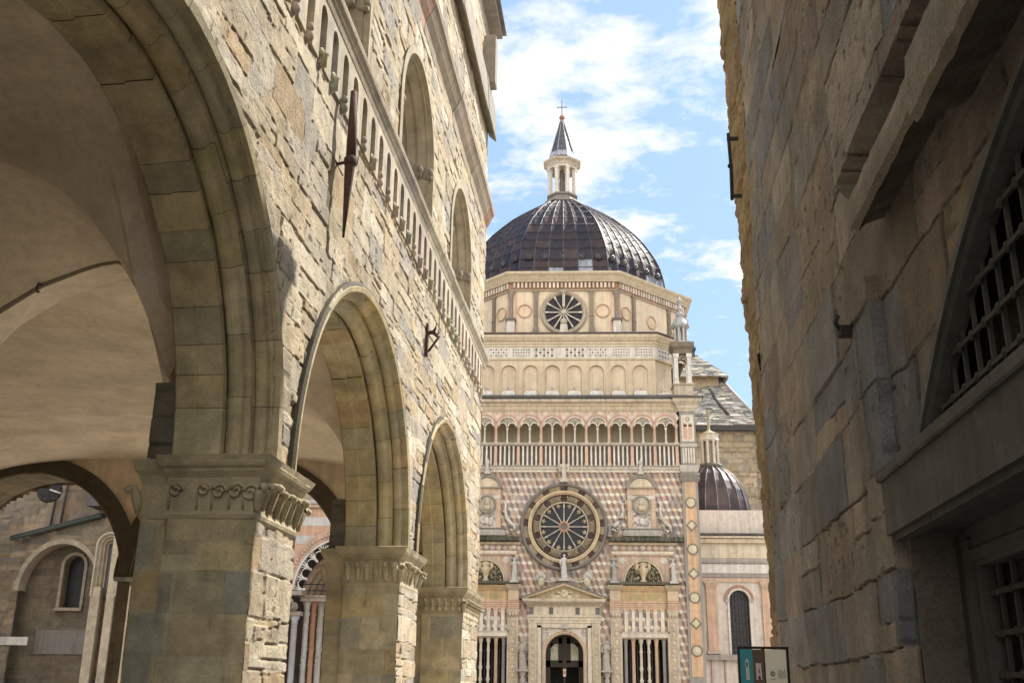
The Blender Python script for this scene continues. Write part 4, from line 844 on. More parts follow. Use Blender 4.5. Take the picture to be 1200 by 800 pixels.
for k in range(9):
    x = -3.115 + .89 * k; y = AY - .02
    if k == 8: x, y = 4.08, AY + .30
    mb = MB((.60, .57, .54)); mb.loft(x - .24, x + .24, y - .1, y + .12, [(.0, 12.62), (.04, 12.64), (.02, 12.7), (.035, 12.86), (.03, 13.0), (.0, 13.08), (-.05, 13.13), (-.09, 13.14)])
    for dx in (-.08, 0, .08): mb.ball(x + dx, y, 13.2 + (.08 if dx == 0 else 0), .035, .03, .07, 6, c=(.54, .48, .40))
    o = mb.build('shell_acroterion', M_MAR, at)
mb = MB((.56, .47, .35)); ring(mb, [(.0, 14.44), (.05, 14.46), (.05, 14.52), (.0, 14.54)], 3.74, AY, 12.2, .75); 
ring(mb, [(.0, 14.99), (.04, 15.02), (.04, 15.1), (.08, 15.13), (.08, 15.2), (.14, 15.24), (.24, 15.38), (.26, 15.48), (0, 15.5)], 3.74, AY, 12.2, .75, (.55, .47, .35)); mb.build('attic_cornice', M_STUC, at)
mb = MB((.60, .56, .51)); ring(mb, [(.02, 14.54), (.02, 14.99)], 3.74, AY, 12.2, .75); lt = mb.build('lattice_parapet', M_MAR, at)
for x, tp in ((-3.6, 1), (-2.65, 0), (-1.72, 1), (-.78, 2), (.48, 2), (1.42, 0), (2.37, 1), (3.3, 1)):
    mb = MB((.12, .10, .085))
    for i in range(7 if tp != 2 else 5):
        for j in range(3):
            u = x + (i - 3) * .105 if tp != 2 else x + (i - 2) * .16; z = 14.64 + j * .125; r_h = (.022 if (i + j) % 2 else .04) if tp == 0 else (.033 if tp == 1 else (.065 if (i + j) % 2 == 0 else .03))
            mb.prism([(u - r_h, z), (u, z - r_h), (u + r_h, z), (u, z + r_h)], AY - .032, AY - .021)
    mb.build('pierced_panel', M_WOOD, lt)
mb = MB((.12, .10, .085))
for i in range(4):
    for j in range(2): x, y, z = 3.95 + i * .13, AY + .17 + i * .13, 14.66 + j * .2; mb.add([(x - .03, y - .07, z), (x, y - .04, z - .06), (x + .03, y - .01, z), (x, y - .04, z + .06)], [(0, 1, 2, 3)])
mb.build('pierced_panel', M_WOOD, lt)
mb = MB((.12, .08, .07)); ring(mb, [(.24, 15.502), (.30, 15.505), (.30, 15.56), (-.5, 15.75)], 3.74, AY, 12.2, .75); mb.build('attic_flashing', M_LEAD, at)
# ---- drum: a real octagon
DX, DY = .03, 6.96; AP = 5.36
def og(ap): 
    Rr = ap / math.cos(math.pi / 8); return [(DX + Rr * math.cos(math.pi / 8 + k * math.pi / 4), DY + Rr * math.sin(math.pi / 8 + k * math.pi / 4)) for k in range(8)]
def oring(mb, prof, c=None, cap=False):
    for (o0, z0), (o1, z1) in zip(prof[:-1], prof[1:]):
        a, b = og(AP + o0), og(AP + o1); mb.add([(x, y, z0) for x, y in a] + [(x, y, z1) for x, y in b], [(i, (i + 1) % 8, 8 + (i + 1) % 8, 8 + i) for i in range(8)], c)
mb = MB((.60, .50, .375)); oring(mb, [(0, 15.4), (0, 17.8)]); dm = mb.build('drum', M_STUC, ch)
mb = MB((.50, .40, .27)); oring(mb, [(.02, 17.68), (.06, 17.7), (.06, 17.76), (.03, 17.77)], (.40, .33, .25)); oring(mb, [(.16, 18.06), (.18, 18.1), (.26, 18.2), (.30, 18.26), (.42, 18.36), (.44, 18.44), (-.6, 18.5)], (.52, .45, .33)); oring(mb, [(.05, 17.77), (.05, 18.07)], (.36, .19, .12)); oring(mb, [(.05, 18.06), (.17, 18.065)], (.4, .3, .2))
mb.build('drum_cornice', M_STUC, dm)
FACE = [k for k in range(8)]
def fxf(k):     # frame on face k: local x along the face, y into the wall
    a = -math.pi / 2 + k * math.pi / 4; nx, ny = math.cos(a), math.sin(a)
    M = Matrix(((-ny, -nx, 0, DX + nx * AP), (nx, -ny, 0, DY + ny * AP), (0, 0, 1, 0), (0, 0, 0, 1))); return M
hs_ = AP * math.tan(math.pi / 8)
for k in (0, 1, 7, 2, 6):
    M = fxf(k); mb = MB(xf=M)
    for i in range(26): x = -hs_ + .09 + i * (2 * hs_ - .09) / 26; mb.box(x, x + .085, -.15, -.04, 17.80, 18.03, jc((.62, .55, .46) if i % 4 else (.5, .42, .34), .1))
    mb.build('dentil_row', M_MAR, dm)
    for x in (-1.17, 1.17): mb = MB((.185, .155, .12), xf=M); mb.box(x - .085, x + .085, -.09, .0, 15.6, 17.5, jc((.20, .165, .125), .15)); mb.loft(x - .07, x + .07, -.08, .0, [(.0, 17.45), (.03, 17.5), (.01, 17.55), (.07, 17.66), (.07, 17.69), (0, 17.69)], (.26, .22, .17)); mb.loft(x - .07, x + .07, -.08, .0, [(.05, 15.6), (.05, 15.95), (.03, 16.05), (.0, 16.1), (.0, 16.5), (.03, 16.55), (0, 16.6)]); mb.build('drum_pilaster', M_MAR, dm)
    for x in (-1.64, 1.64) + (() if k == 0 else (0,)):
        mb = MB((.46, .26, .16), xf=M); mb.lathe_y(x, 16.8, [(.315, .0), (.305, -.05), (.275, -.055), (.25, -.004)], 24, cap=False, c=(.47, .34, .23)); mb.build('roundel_shade_rim', M_STUC, dm)  # rim coloured darker in place of the roundel's recess shading
        mb = MB((.58, .42, .28), xf=M); mb.lathe_y(x, 16.8, [(.25, -.008), (.22, -.003), (.12, -.0045), (0, -.005)], 24, c=(.59, .46, .33)); mb.build('roundel', M_STUC, dm)
    mb = MB((.56, .36, .26), xf=M)
    for s2 in (-1, 1): mb.box(s2 * (hs_ - .22) - .04, s2 * (hs_ - .22) + .04, -.012, .0, 15.6, 17.66)
    mb.build('pink_strip', M_STUC, dm)
for (x, y) in og(AP + .02):
    if y > DY + 1: continue
    mb = MB((.24, .205, .16)); mb.lathe(x, y, [(.11, 16.42), (.10, 16.5), (.095, 17.35), (.12, 17.4), (.10, 17.45), (.17, 17.62), (.18, 17.69)], 10); mb.box(x - .22, x + .22, y - .22, y + .2, 16.32, 16.42, (.13, .11, .09)); mb.box(x - .165, x + .165, y - .17, y + .15, 15.5, 16.32, (.60, .57, .52)); mb.build('corner_column', M_MAR, dm)
# drum rose
M = fxf(0); mb = MB((.36, .31, .24), xf=M); mb.lathe_y(0, 16.72, [(.99, .0), (.98, -.08), (.92, -.12), (.86, -.08), (.80, -.06), (.78, .0)], 48, cap=False, sm=True); r2 = mb.build('drum_rose_window', M_MAR, dm)
mb = MB((.02, .015, .016), xf=M); mb.lathe_y(0, 16.72, [(.80, -.012), (0, -.014)], 40); mb.build('glass', M_WOOD, r2)
for q in range(12):
    a = math.pi / 2 + q * math.pi / 6; ca, sa = math.cos(a), math.sin(a); mb = MB((.58, .54, .47), xf=M)
    mb.tube([(.1 * ca, -.05, 16.72 + .1 * sa), (.6 * ca, -.05, 16.72 + .6 * sa), (.66 * ca, -.05, 16.72 + .66 * sa), (.80 * ca, -.05, 16.72 + .80 * sa)], [.032, .026, .045, .05], 6); mb.build('spoke', M_MAR, r2)
mb = MB((.52, .47, .39), xf=M); mb.box(-.055, .055, -.14, -.07, 16.95, 17.55); mb.loft(-.06, .06, -.14, -.05, [(0, 17.5), (.10, 17.66), (.10, 17.69)], (.4, .35, .28)); mb.ball(0, -.09, 16.72, .12, .07, .12); mb.prism([(-.20, 15.6), (.20, 15.6), (.14, 16.15), (-.14, 16.15)], -.2, -.05, (.56, .5, .44)); mb.ball(0, -.15, 16.28, .16, .08, .15, c=(.4, .36, .3)); mb.build('middle_shaft', M_MAR, r2)
mb = MB((.40, .37, .33)); stat(mb, 0, 0, .05, 1.35, (.32, .28, .24), 12)
# ---- dome
prof = [(4.72, 18.45), (4.70, 18.7), (4.64, 19.1), (4.58, 19.5), (4.45, 20.1), (4.26, 20.6), (4.02, 21.05), (3.72, 21.55), (3.35, 22.05), (2.9, 22.55), (2.4, 23.05), (1.85, 23.5), (1.3, 23.9), (.85, 24.2), (.6, 24.4)]
LD = [(.030, .019, .024), (.024, .018, .027), (.042, .023, .024), (.022, .018, .027), (.050, .028, .027)]
mb = MB()
NS = 6
for k in range(8):
    for r in range(len(prof) - 1):
        (a0, z0), (a1, z1) = prof[r], prof[r + 1]; P0, P1 = og(a0), og(a1); A, B = P0[k], P0[(k + 1) % 8]; C_, D = P1[k], P1[(k + 1) % 8]
        for i in range(NS):
            t0, t1 = i / NS, (i + 1) / NS; f = lambda P, Q, t: (lerp(P[0], Q[0], t), lerp(P[1], Q[1], t))
            mid = (t0 + t1) / 2; q = []
            for (P, Q, z) in ((A, B, z0), (C_, D, z1)):
                for t in (t0, mid, t1):
                    x, y = f(P, Q, t)
                    d = .075 if t == mid else -.0; L_ = math.hypot(x - DX, y - DY) or 1; x -= (x - DX) / L_ * d; y -= (y - DY) / L_ * d; q.append((x, y, z + random.uniform(-.006, .006)))
            c = jc(random.choice(LD), .18)
            if r in (1, 2) and random.random() < .14: c = (.30, .32, .36)
            if r > 9 and random.random() < .3: c = jc((.16, .14, .145), .2)
            mb.add(q, [(0, 1, 4, 3), (1, 2, 5, 4)], c)
do = mb.build('dome', M_LEAD, ch)
for k in range(8):
    for i in range(NS):
        pts = []
        for a_, z in prof:
            P = og(a_); t = i / NS; pts.append((lerp(P[k][0], P[(k + 1) % 8][0], t), lerp(P[k][1], P[(k + 1) % 8][1], t), z))
        if pts[0][1] > DY + 2.5: continue
        mb = MB(jc((.085, .075, .08) if i else (.06, .05, .055), .35)); mb.tube(pts, .022 if i else .035, 6); mb.build('seam_rib', M_LEAD, do)
mb = MB((.06, .055, .06))
for r in range(1, len(prof) - 1):
    P = og(prof[r][0] + .008); z = prof[r][1]
    for k in range(8): A, B = P[k], P[(k + 1) % 8]; mb.tube([(A[0], A[1], z), (B[0], B[1], z)], .016, 4)
mb.build('cross_seams', M_LEAD, do)
for k in (4, 5, 6, 7, 0):
    P = og(4.60)
    for i in range(5):
        t = (i + .5) / 5; A, B = P[k], P[(k + 1) % 8]; x, y = lerp(A[0], B[0], t), lerp(A[1], B[1], t); a = math.atan2((A[1] + B[1]) / 2 - DY, (A[0] + B[0]) / 2 - DX)
        if y > DY + 2: continue
        M = Matrix.Translation((x, y, 0)) @ Matrix.Rotation(a + math.pi / 2, 4, 'Z'); mb = MB((.02, .02, .02), xf=M)
        mb.lathe_y(0, 19.62, [(.15, .1), (.15, -.02), (.12, -.035), (.11, .0)], 12, cap=False, c=(.08, .075, .08)); mb.lathe_y(0, 19.62, [(.12, -.01), (0, -.01)], 12)
        for s2 in (-1, 1): mb.tube([(-.08 * s2, -.03, 19.54), (.08 * s2, -.03, 19.70)], .014, 4, c=(.26, .25, .24))
        mb.build('roof_vent', M_LEAD, do)
# ---- lantern on the dome
LX, LY = 0.0, DY
mb = MB((.20, .18, .16)); mb.lathe(LX, LY, [(.95, 24.18), (.9, 24.36), (.72, 24.42), (.72, 24.56), (.80, 24.6), (.80, 24.68), (.62, 24.7)], 8, sm=False, off=.5); ln = mb.build('lantern', M_MAR, ch)
for k in range(8):
    a = math.pi / 8 + k * math.pi / 4; mb = MB((.58, .55, .51), xf=Matrix.Translation((LX + .66 * math.cos(a), LY + .66 * math.sin(a), 0)) @ Matrix.Rotation(a, 4, 'Z'))
    mb.box(-.10, .08, -.085, .085, 24.68, 26.05); mb.box(-.12, .10, -.105, .105, 24.66, 24.76); mb.box(-.12, .10, -.105, .105, 26.0, 26.1); mb.build('lantern_pier', M_MAR, ln)
mb = MB((.52, .46, .38)); mb.lathe(LX, LY, [(.60, 26.1), (.78, 26.1), (.79, 26.22), (.84, 26.26), (.80, 26.3), (.80, 26.34), (.97, 26.46), (1.0, 26.52), (.7, 26.62)], 8, sm=False, off=.5); mb.build('lantern_cornice', M_MAR, ln)
mb = MB((.30, .28, .27)); mb.lathe(LX, LY, [(.93, 26.53), (.70, 26.68), (.62, 26.95), (.51, 27.35), (.35, 27.95), (.18, 28.6), (.05, 29.1)], 8, sm=False, off=.5, c=(.085, .085, .10)); mb.lathe(LX, LY, [(.72, 26.72), (.64, 26.96), (.61, 27.05), (.6, 27.05)], 8, sm=False, off=.5, c=(.36, .36, .38)); sp = mb.build('spire', M_LEAD, ln)
for k in range(8):
    a = math.pi / 8 + k * math.pi / 4; mb = MB((.33, .31, .32)); mb.tube([(LX + r * math.cos(a), LY + r * math.sin(a), z) for r, z in ((.94, 26.53), (.71, 26.68), (.63, 26.95), (.52, 27.35), (.36, 27.95), (.19, 28.6), (.05, 29.1))], .03, 5); mb.build('spire_rib', M_LEAD, sp)
mb = MB((.30, .12, .06)); mb.ball(LX, LY, 29.17, .14, n=14); mb.build('finial_ball', M_IRON, ln)
mb = MB((.06, .05, .05)); mb.tube([(LX, LY, 29.2), (LX, LY, 30.2)], .022, 6); mb.tube([(LX - .21, LY, 29.78), (LX + .21, LY, 29.78)], .02, 6); mb.ball(LX - .22, LY, 29.78, .035); mb.ball(LX + .22, LY, 29.78, .035); mb.build('cross', M_IRON, ln)
mb = MB((.2, .17, .14)); stat(mb, 0, 0, .05, 1.4, (.17, .15, .125), 12); mb.lathe(0, 0, [(.3, -.1), (.25, .05)], 10)
o = mb.build('statue', M_MAR); o.location = (CX + LX, FY + LY - .15, 24.72); tag(o, 'dark stone figure standing inside the open lantern on top of the dome', 'statue')
# ---- corner tempietti
for sg in (-1, 1):
    X, Y = 4.74 * sg, .42
    t = empty('corner_pinnacle', (CX + X, FY + Y, 12.58), 0, label='small open marble kiosk with ornate finial on the right corner of chapel' if sg > 0 else 'small open marble kiosk on the left corner of chapel, mostly behind palace', cat='pinnacle', group='corner pinnacles of the chapel')
    mb = MB((.46, .39, .30)); mb.loft(-.38, .38, -.38, .38, [(.0, 0), (0, .5), (.05, .54), (.06, .58), (-.05, .6)]); mb.build('base', M_MAR, t)
    for a, b in ((-1, -1), (1, -1), (1, 1), (-1, 1)):
        mb = MB((.60, .58, .55)); mb.loft(a * .26 - .075, a * .26 + .075, b * .26 - .075, b * .26 + .075, [(.02, .58), (.02, .66), (0, .68), (0, 1.66), (.03, 1.7), (.04, 1.84)]); mb.build('pillar', M_MAR, t)
    mb = MB((.5, .45, .38)); 
    for r_ in (0, 90): mb.xf = Matrix.Rotation(R(r_), 4, 'Z'); [mb.arch(0, 1.55, [(.17, yy - .04), (.17, yy + .04), (.24, yy + .05), (.24, yy - .05)], 0, math.pi, 10) for yy in (-.26, .26)]
    mb.xf = None; mb.build('small_arches', M_MAR, t)
    mb = MB((.16, .13, .10)); mb.loft(-.33, .33, -.33, .33, [(0, 1.84), (.02, 1.9), (.02, 2.0), (.12, 2.12), (.13, 2.2), (.14, 2.3), (-.1, 2.34)]); mb.build('cornice', M_MAR, t)
    mb = MB((.42, .42, .42)); 
    for k in range(8): a = k * math.pi / 4 + .39; mb.lathe(.24 * math.cos(a), .24 * math.sin(a), [(.05, 2.3), (.05, 3.0)], 6)
    mb.lathe(0, 0, [(.3, 2.32), (.28, 2.4)], 8); mb.lathe(0, 0, [(.30, 2.98), (.38, 3.05), (.40, 3.1), (.30, 3.2), (.24, 3.35), (.12, 3.5), (.18, 3.55), (.19, 3.62), (.09, 3.68), (.07, 3.76), (.13, 3.82), (.12, 3.88), (.06, 3.94), (.05, 4.1), (.11, 4.15), (.12, 4.22), (.05, 4.28), (.03, 4.4)], 10, c=(.34, .34, .35))
    mb.build('finial', M_MAR, t)
    for k in range(4):
        a = k * math.pi / 2 + .78; mb = MB((.4, .4, .4)); mb.tube([(.36 * math.cos(a), .36 * math.sin(a), 3.05), (.4 * math.cos(a), .4 * math.sin(a), 3.3), (.3 * math.cos(a), .3 * math.sin(a), 3.4)], [.04, .03, .02], 6); mb.build('scroll', M_MAR, t)

# ================================================================== little domed annex on the right
ax = empty('domed_annex', (CX + 5.15, FY + 2.0, 0), 0, label='low marble annex with small dark ribbed dome and tall arched window, right of the chapel', cat='annex')
mb = MB((.58, .52, .47)); holed(mb, 0, 5.2, 0, 8.5, 0, 6, [(1.2, 2.02, 3.0, 5.4)], None); 
mb.box(0, 5.2, -.05, .1, 5.7, 5.86, (.52, .38, .29)); mb.box(0, 5.2, -.06, .1, 5.88, 6.02, (.30, .28, .26)); mb.box(0, 5.2, -.04, .1, 6.04, 6.40, (.62, .58, .55)); mb.box(0, 5.2, -.09, .1, 6.42, 6.50, (.30, .28, .26)); mb.box(0, 5.2, -.06, .1, 6.5, 6.58, (.38, .35, .32)); mb.box(0, 5.2, -.03, .1, 6.62, 7.2, (.57, .50, .40)); mb.box(0, 5.2, -.16, .1, 7.2, 7.36, (.56, .47, .35)); mb.box(0, 5.2, -.24, .1, 7.38, 7.46, (.57, .50, .40)); mb.box(0, 5.2, -.28, .2, 7.48, 7.56, (.06, .06, .06))
wl = mb.build('wall', M_MAR, ax)
mb = MB((.58, .50, .38)); mb.box(-.0, 5.2, .25, 6, 7.5, 8.45, (.62, .52, .38)); 
for i in range(9): mb.box(.1 + i * .6, .16 + i * .6, .20, .25, 7.8, 8.4, (.46, .37, .26))
mb.box(-.0, 5.2, .18, 6, 8.42, 8.5, (.52, .42, .3)); mb.box(0, 5.2, .02, .25, 7.5, 7.72, (.33, .32, .30)); mb.build('upper_band', M_MAR, ax)
for x in (.55, 2.68, 4.4):
    mb = MB((.54, .37, .27)); mb.box(x - .2, x + .2, -.10, .05, 3.15, 5.45); mb.loft(x - .19, x + .19, -.09, .05, [(0, 5.4), (.03, 5.45), (0, 5.47), (.08, 5.66), (.08, 5.7), (0, 5.7)], (.50, .38, .29)); mb.box(x - .26, x + .26, -.15, .05, 3.02, 3.15, (.42, .35, .3)); mb.build('pilaster', M_MAR, ax)
mb = MB((.33, .29, .26)); mb.box(-.1, 5.2, -.18, .1, 2.8, 2.98); 
for x in (.55, 1.05, 1.55, 2.2, 2.9): mb.box(x - .12, x - .06, -.06, .1, 1, 2.8, (.48, .36, .30))
mb.build('plinth_moulding', M_MAR, ax)
mb = MB((.60, .56, .53)); mb.arch(1.61, 5.02, [(.38, .25), (.38, -.04), (.46, -.05), (.47, .0)], 0, math.pi, 20, zb=3.0); wf = mb.build('window', M_MAR, ax)
mb = MB((.38, .22, .17)); mb.arch(1.61, 5.02, [(.47, .0), (.47, -.05), (.57, -.06), (.58, .0)], 0, math.pi, 20); 
for s2 in (-1, 1): mb.box(1.61 + s2 * .47 - .07, 1.61 + s2 * .47 + .07, -.07, .05, 4.95, 5.06, (.4, .36, .33))
mb.build('hood', M_MAR, wf)
mb = MB((.05, .05, .055)); mb.box(1.2, 2.02, .22, .24, 3.0, 5.42); mb.build('glass', M_GLASS, wf)
mb = MB((.06, .055, .055))
for i in range(7): x = 1.24 + i * .125; mb.tube([(x, .12, 3.0), (x, .12, 5.4)], .013, 5)
for i in range(8): z = 3.1 + i * .3; mb.tube([(1.2, .12, z), (2.02, .12, z)], .012, 5)
for i in range(6):
    for j in range(7): mb.tube([(1.30 + i * .125 + .05 * math.cos(a), .12, 3.25 + j * .3 + .06 * math.sin(a)) for a in np.linspace(0, 4.5, 6)], .009, 4)
mb.build('grille', M_BAR, wf)
AXX, AXY = 1.02, 1.85; mb = MB(); pr = [(1.56, 8.5), (1.56, 8.75), (1.50, 9.1), (1.38, 9.5), (1.2, 9.85), (.95, 10.2), (.6, 10.48), (.3, 10.62)]
n = 20; f_ = lambda i, r, z: (AXX + r * math.cos(2 * math.pi * i / n), AXY + r * math.sin(2 * math.pi * i / n), z)
for i in range(n):
    for (r0, z0), (r1, z1) in zip(pr[:-1], pr[1:]): mb.add([f_(i, r0, z0), f_(i + .5, r0 - .03, z0), f_(i + 1, r0, z0), f_(i, r1, z1), f_(i + .5, r1 - .03, z1), f_(i + 1, r1, z1)], [(0, 1, 4, 3), (1, 2, 5, 4)], jc((.075, .05, .05), .2))
d2 = mb.build('dome', M_LEAD, ax)
for i in range(n): mb = MB((.24, .22, .22)); mb.tube([f_(i, r + .005, z) for r, z in pr], .028, 5); mb.build('seam_rib', M_LEAD, d2)
mb = MB((.11, .10, .08)); mb.lathe(AXX, AXY, [(.50, 10.5), (.55, 10.6), (.5, 10.7), (.4, 10.72)], 12); l2 = mb.build('lantern', M_MAR, ax)
for k in range(8): a = math.pi / 8 + k * math.pi / 4; mb = MB((.58, .54, .47)); mb.lathe(AXX + .33 * math.cos(a), AXY + .33 * math.sin(a), [(.07, 10.7), (.065, 10.8), (.055, 11.6), (.08, 11.7)], 8); mb.build('lantern_column', M_MAR, l2)
mb = MB((.56, .51, .43)); mb.lathe(AXX, AXY, [(.40, 11.68), (.44, 11.74), (.40, 11.8), (.40, 11.95), (.45, 12.0)], 8, sm=False, off=.5); mb.lathe(AXX, AXY, [(.3, 10.7), (.26, 11.7)], 8, c=(.30, .25, .19)); mb.build('lantern_top', M_MAR, l2)
mb = MB((.20, .18, .15)); mb.lathe(AXX, AXY, [(.42, 12.0), (.16, 12.14), (.06, 12.22), (.045, 12.9), (.07, 12.95), (.06, 13.0), (.02, 13.06)], 8, c=(.33, .26, .17)); mb.build('lantern_spike', M_MAR, l2)

# ================================================================== slate-roofed church behind on the right
sb = empty('slate_roofed_tower', (9.2, 60, 0), 0, label='ochre stone crossing tower with two tiers of rough stone slate roof behind the chapel', cat='church tower')
def slates(name, P00, P10, P01, P11, rows, parent, w=.55):      # overlapping courses between two edges (bottom, top)
    mb = MB(); P00, P10, P01, P11 = map(Vector, (P00, P10, P01, P11)); nrm = (P10 - P00).cross(P01 - P00).normalized()
    if nrm.z < 0: nrm = -nrm
    for j in range(rows):
        a, b = P00.lerp(P01, j / rows), P10.lerp(P11, j / rows); a2, b2 = P00.lerp(P01, (j + 1.35) / rows), P10.lerp(P11, (j + 1.35) / rows); n = max(1, int((b - a).length / w))
        for i in range(n):
            t0, t1 = (i + random.uniform(-.05, .05)) / n, (i + 1 + random.uniform(-.05, .05)) / n; th = random.uniform(.06, .13); o = nrm * random.uniform(.03, .09)
            q = [a.lerp(b, t0) + o, a.lerp(b, t1) + o, a2.lerp(b2, t1), a2.lerp(b2, t0)]
            mb.add([tuple(v) for v in q] + [tuple(v + nrm * th) for v in q], [(3, 2, 1, 0), (4, 5, 6, 7), (0, 1, 5, 4), (1, 2, 6, 5), (2, 3, 7, 6), (3, 0, 4, 7)], jc(random.choice([(.30, .275, .235), (.37, .34, .285), (.21, .20, .18), (.43, .39, .33)]), .2))
    return mb.build(name, M_SLATE, parent)
zb = 16.2; xr = 2.3; xl = -6.5
mb = MB((.32, .26, .18)); mb.box(xl, xr - .3, 0, 8, 0, 16.1); mb.box(xr - .3, xr + 4, .25, 8, 0, 15.9); mb.box(-3.2, .45, 2.2, 6, 18.4, 20.3, (.42, .32, .20))
pass
mb.box(-.75, -.6, -.04, .02, 14.4, 14.6, (.02, .02, .02)); mb.build('wall', M_RUB, sb)
wall_field('wall_face', M_RUB, sb, ar(-6.5, 2.0, .09), ar(6, 16.05, .09), lambda U, V, H: np.stack([U, -.05 - H, V], -1), None, seed=88, pal=[(.36, .28, .18), (.40, .31, .20), (.33, .265, .18), (.29, .24, .18)], joint=(.2, .16, .11), jd=.03, jw=.03, hv=.02, tilt=.03, rough=.01, ch=(.25, .4), cw=(.4, .9))
wall_field('wall_face', M_RUB, sb, ar(2.0, 6.3, .09), ar(6, 15.9, .09), lambda U, V, H: np.stack([U, .2 - H, V], -1), None, seed=89, pal=[(.36, .28, .18), (.40, .31, .20), (.33, .265, .18), (.29, .24, .18)], joint=(.2, .16, .11), jd=.03, jw=.03, hv=.02, tilt=.03, rough=.01, ch=(.25, .4), cw=(.4, .9))
mb = MB((.05, .045, .045)); mb.box(xl - .3, xr + .2, -.42, -.18, 16.02, 16.3); mb.build('gutter', M_BAR, sb)
slates('lower_roof', (xl - .3, -.35, 16.25), (xr + .15, -.35, 16.25), (-3.4, 2.6, 19.45), (.7, 2.6, 19.75), 22, sb, .42)
slates('lower_roof', (xr + .15, -.35, 16.25), (xr + .15, 8.2, 16.25), (.7, 2.6, 19.75), (.7, 6, 19.75), 22, sb, .42)
mb = MB((.06, .055, .05)); mb.tube([(xr + .15, -.35, 16.45), (.7, 2.6, 19.9)], .1, 6, c=(.34, .32, .28)); mb.tube([(-.3, 2.5, 19.6), (.1, 1.2, 18.25), (.6, .1, 17.0)], [.12, .1, .14], 6); mb.build('valley', M_SLATE, sb)
slates('upper_roof', (-3.6, 1.7, 19.8), (.95, 1.7, 19.8), (-1.9, 4, 21.9), (-.75, 4, 21.9), 13, sb, .38)
slates('upper_roof', (.95, 1.7, 19.8), (.95, 6.4, 19.8), (-.75, 4, 21.9), (-.75, 4.6, 21.9), 13, sb, .38)
mb = MB((.05, .055, .07)); mb.box(-1.6, -.72, 3.6, 4.6, 21.5, 22.5); mb.box(-1.68, -.64, 3.5, 4.7, 22.2, 22.32); mb.tube([(-1.15, 4, 22.5), (-1.15, 4, 23.2)], .03, 5); mb.build('chimney', M_BAR, sb)
# ================================================================== church transept seen through the far arch (left)
nb = empty('church_transept', (-21, 34, 0), 0, label='weathered church wall with arched recess and sloping gutter, seen through far left arch', cat='church')
# local x: world X + 21
WC = [(.19, .145, .095), (.22, .17, .11), (.17, .14, .10), (.21, .15, .09), (.25, .19, .125), (.15, .125, .10)]
def mtr(u, v): return ~(((u - 4.73) ** 2 / 1.3 ** 2 + (v - 4.5) ** 2 / 1.5 ** 2 < 1) & (v >= 4.5)) & ~((np.abs(u - 4.73) < 1.3) & (v < 4.5))
KW = dict(pal=WC, joint=(.15, .12, .09), jd=.02, jw=.02, hv=.012, tilt=.04, rough=.01, ch=(.2, .35), cw=(.4, 1.0), lum=.18)
wall_field('wall', M_RUB, nb, ar(1.5, 7.4, .06), ar(0, 6.9, .06), lambda U, V, H: np.stack([U, -H, V], -1), lambda u, v: mtr(u, v) & (v < 6.1 + (u - 3.1) * .262), seed=81, **KW)
wall_field('recess_wall', M_RUB, nb, ar(3.2, 6.3, .06), ar(0, 6.2, .06), lambda U, V, H: np.stack([U, .55 - H, V], -1), lambda u, v: ~((np.abs(u - 4.95) < .34) & (v > 4.0) & (v < 5.7)), seed=82, **{**KW, 'pal': [(.13, .10, .065), (.155, .12, .08), (.12, .10, .07)]})  # palette darker than the wall, painting deep shade into the recess
wall_field('upper_wall', M_RUB, nb, ar(-2, 7.4, .08), ar(0, 13, .08), lambda U, V, H: np.stack([U, 1.2 - H, V], -1), None, seed=83, **{**KW, 'pal': [(.22, .17, .12), (.24, .185, .13), (.26, .18, .12), (.19, .155, .12)]})
mb = MB((.32, .26, .19)); mb.arch(4.73, 4.5, [(1.3, .5), (1.3, -.02), (1.44, -.04), (1.46, .03)], 0, math.pi, 24, sz=1.15); mb.build('recess_arch', M_ASH, nb)
wall_field('nave_wall', M_RUB, nb, ar(6, 11.2, .1), ar(0, 12, .1), lambda U, V, H: np.stack([U, 7 - H, V], -1), None, seed=84, **KW)
mb = MB((.50, .48, .45)); mb.box(1.6, 4.0, -.03, .02, 2.8, 3.05); mb.box(4.4, 4.75, .50, .54, 2.8, 3.05); mb.build('white_band', M_MAR, nb)
mb = MB((.15, .14, .13)); mb.box(4.0, 6.0, .49, .53, 2.55, 3.3); mb.build('grey_band', M_MAR, nb)
mb = MB((.015, .015, .017)); mb.box(4.62, 5.28, .9, .95, 3.9, 5.8); mb.build('dark_opening', M_WOOD, nb)
mb = MB((.25, .2, .15)); mb.arch(4.95, 5.35, [(.34, .9), (.34, .5), (.44, .49)], 0, math.pi, 14, zb=4.0); mb.box(4.5, 5.4, .42, .9, 3.9, 4.0); mb.build('opening_frame', M_ASH, nb)
mb = MB((.05, .065, .055)); mb.tube([(3.0, -.15, 6.14), (5.9, -.15, 6.92)], .09, 8); mb.build('gutter', M_BAR, nb)
mb = MB((.22, .19, .16)); mb.add([(2.9, -.25, 6.16), (6.0, -.25, 6.98), (6.0, 1.3, 7.35), (2.9, 1.3, 6.55)], [(0, 1, 2, 3)]); mb.build('lean_to_roof', M_SLATE, nb)
for x in (3.62, 3.95): mb = MB((.045, .045, .045)); mb.tube([(x, 1.1, 6.3), (x + .12, 1.1, 8.9)], .04, 6); mb.build('downpipe', M_BAR, nb)
mb = MB((.35, .29, .21))
for sx, w_ in ((6.15, .30), (6.65, .26), (7.1, .3)): mb.box(sx - w_ / 2, sx + w_ / 2, -.35, .0, 0, 6.6 if sx > 6.3 else 4.6, jc((.36, .30, .22), .1))
mb.build('pilaster_strip', M_ASH, nb)
mb = MB((.32, .27, .2))
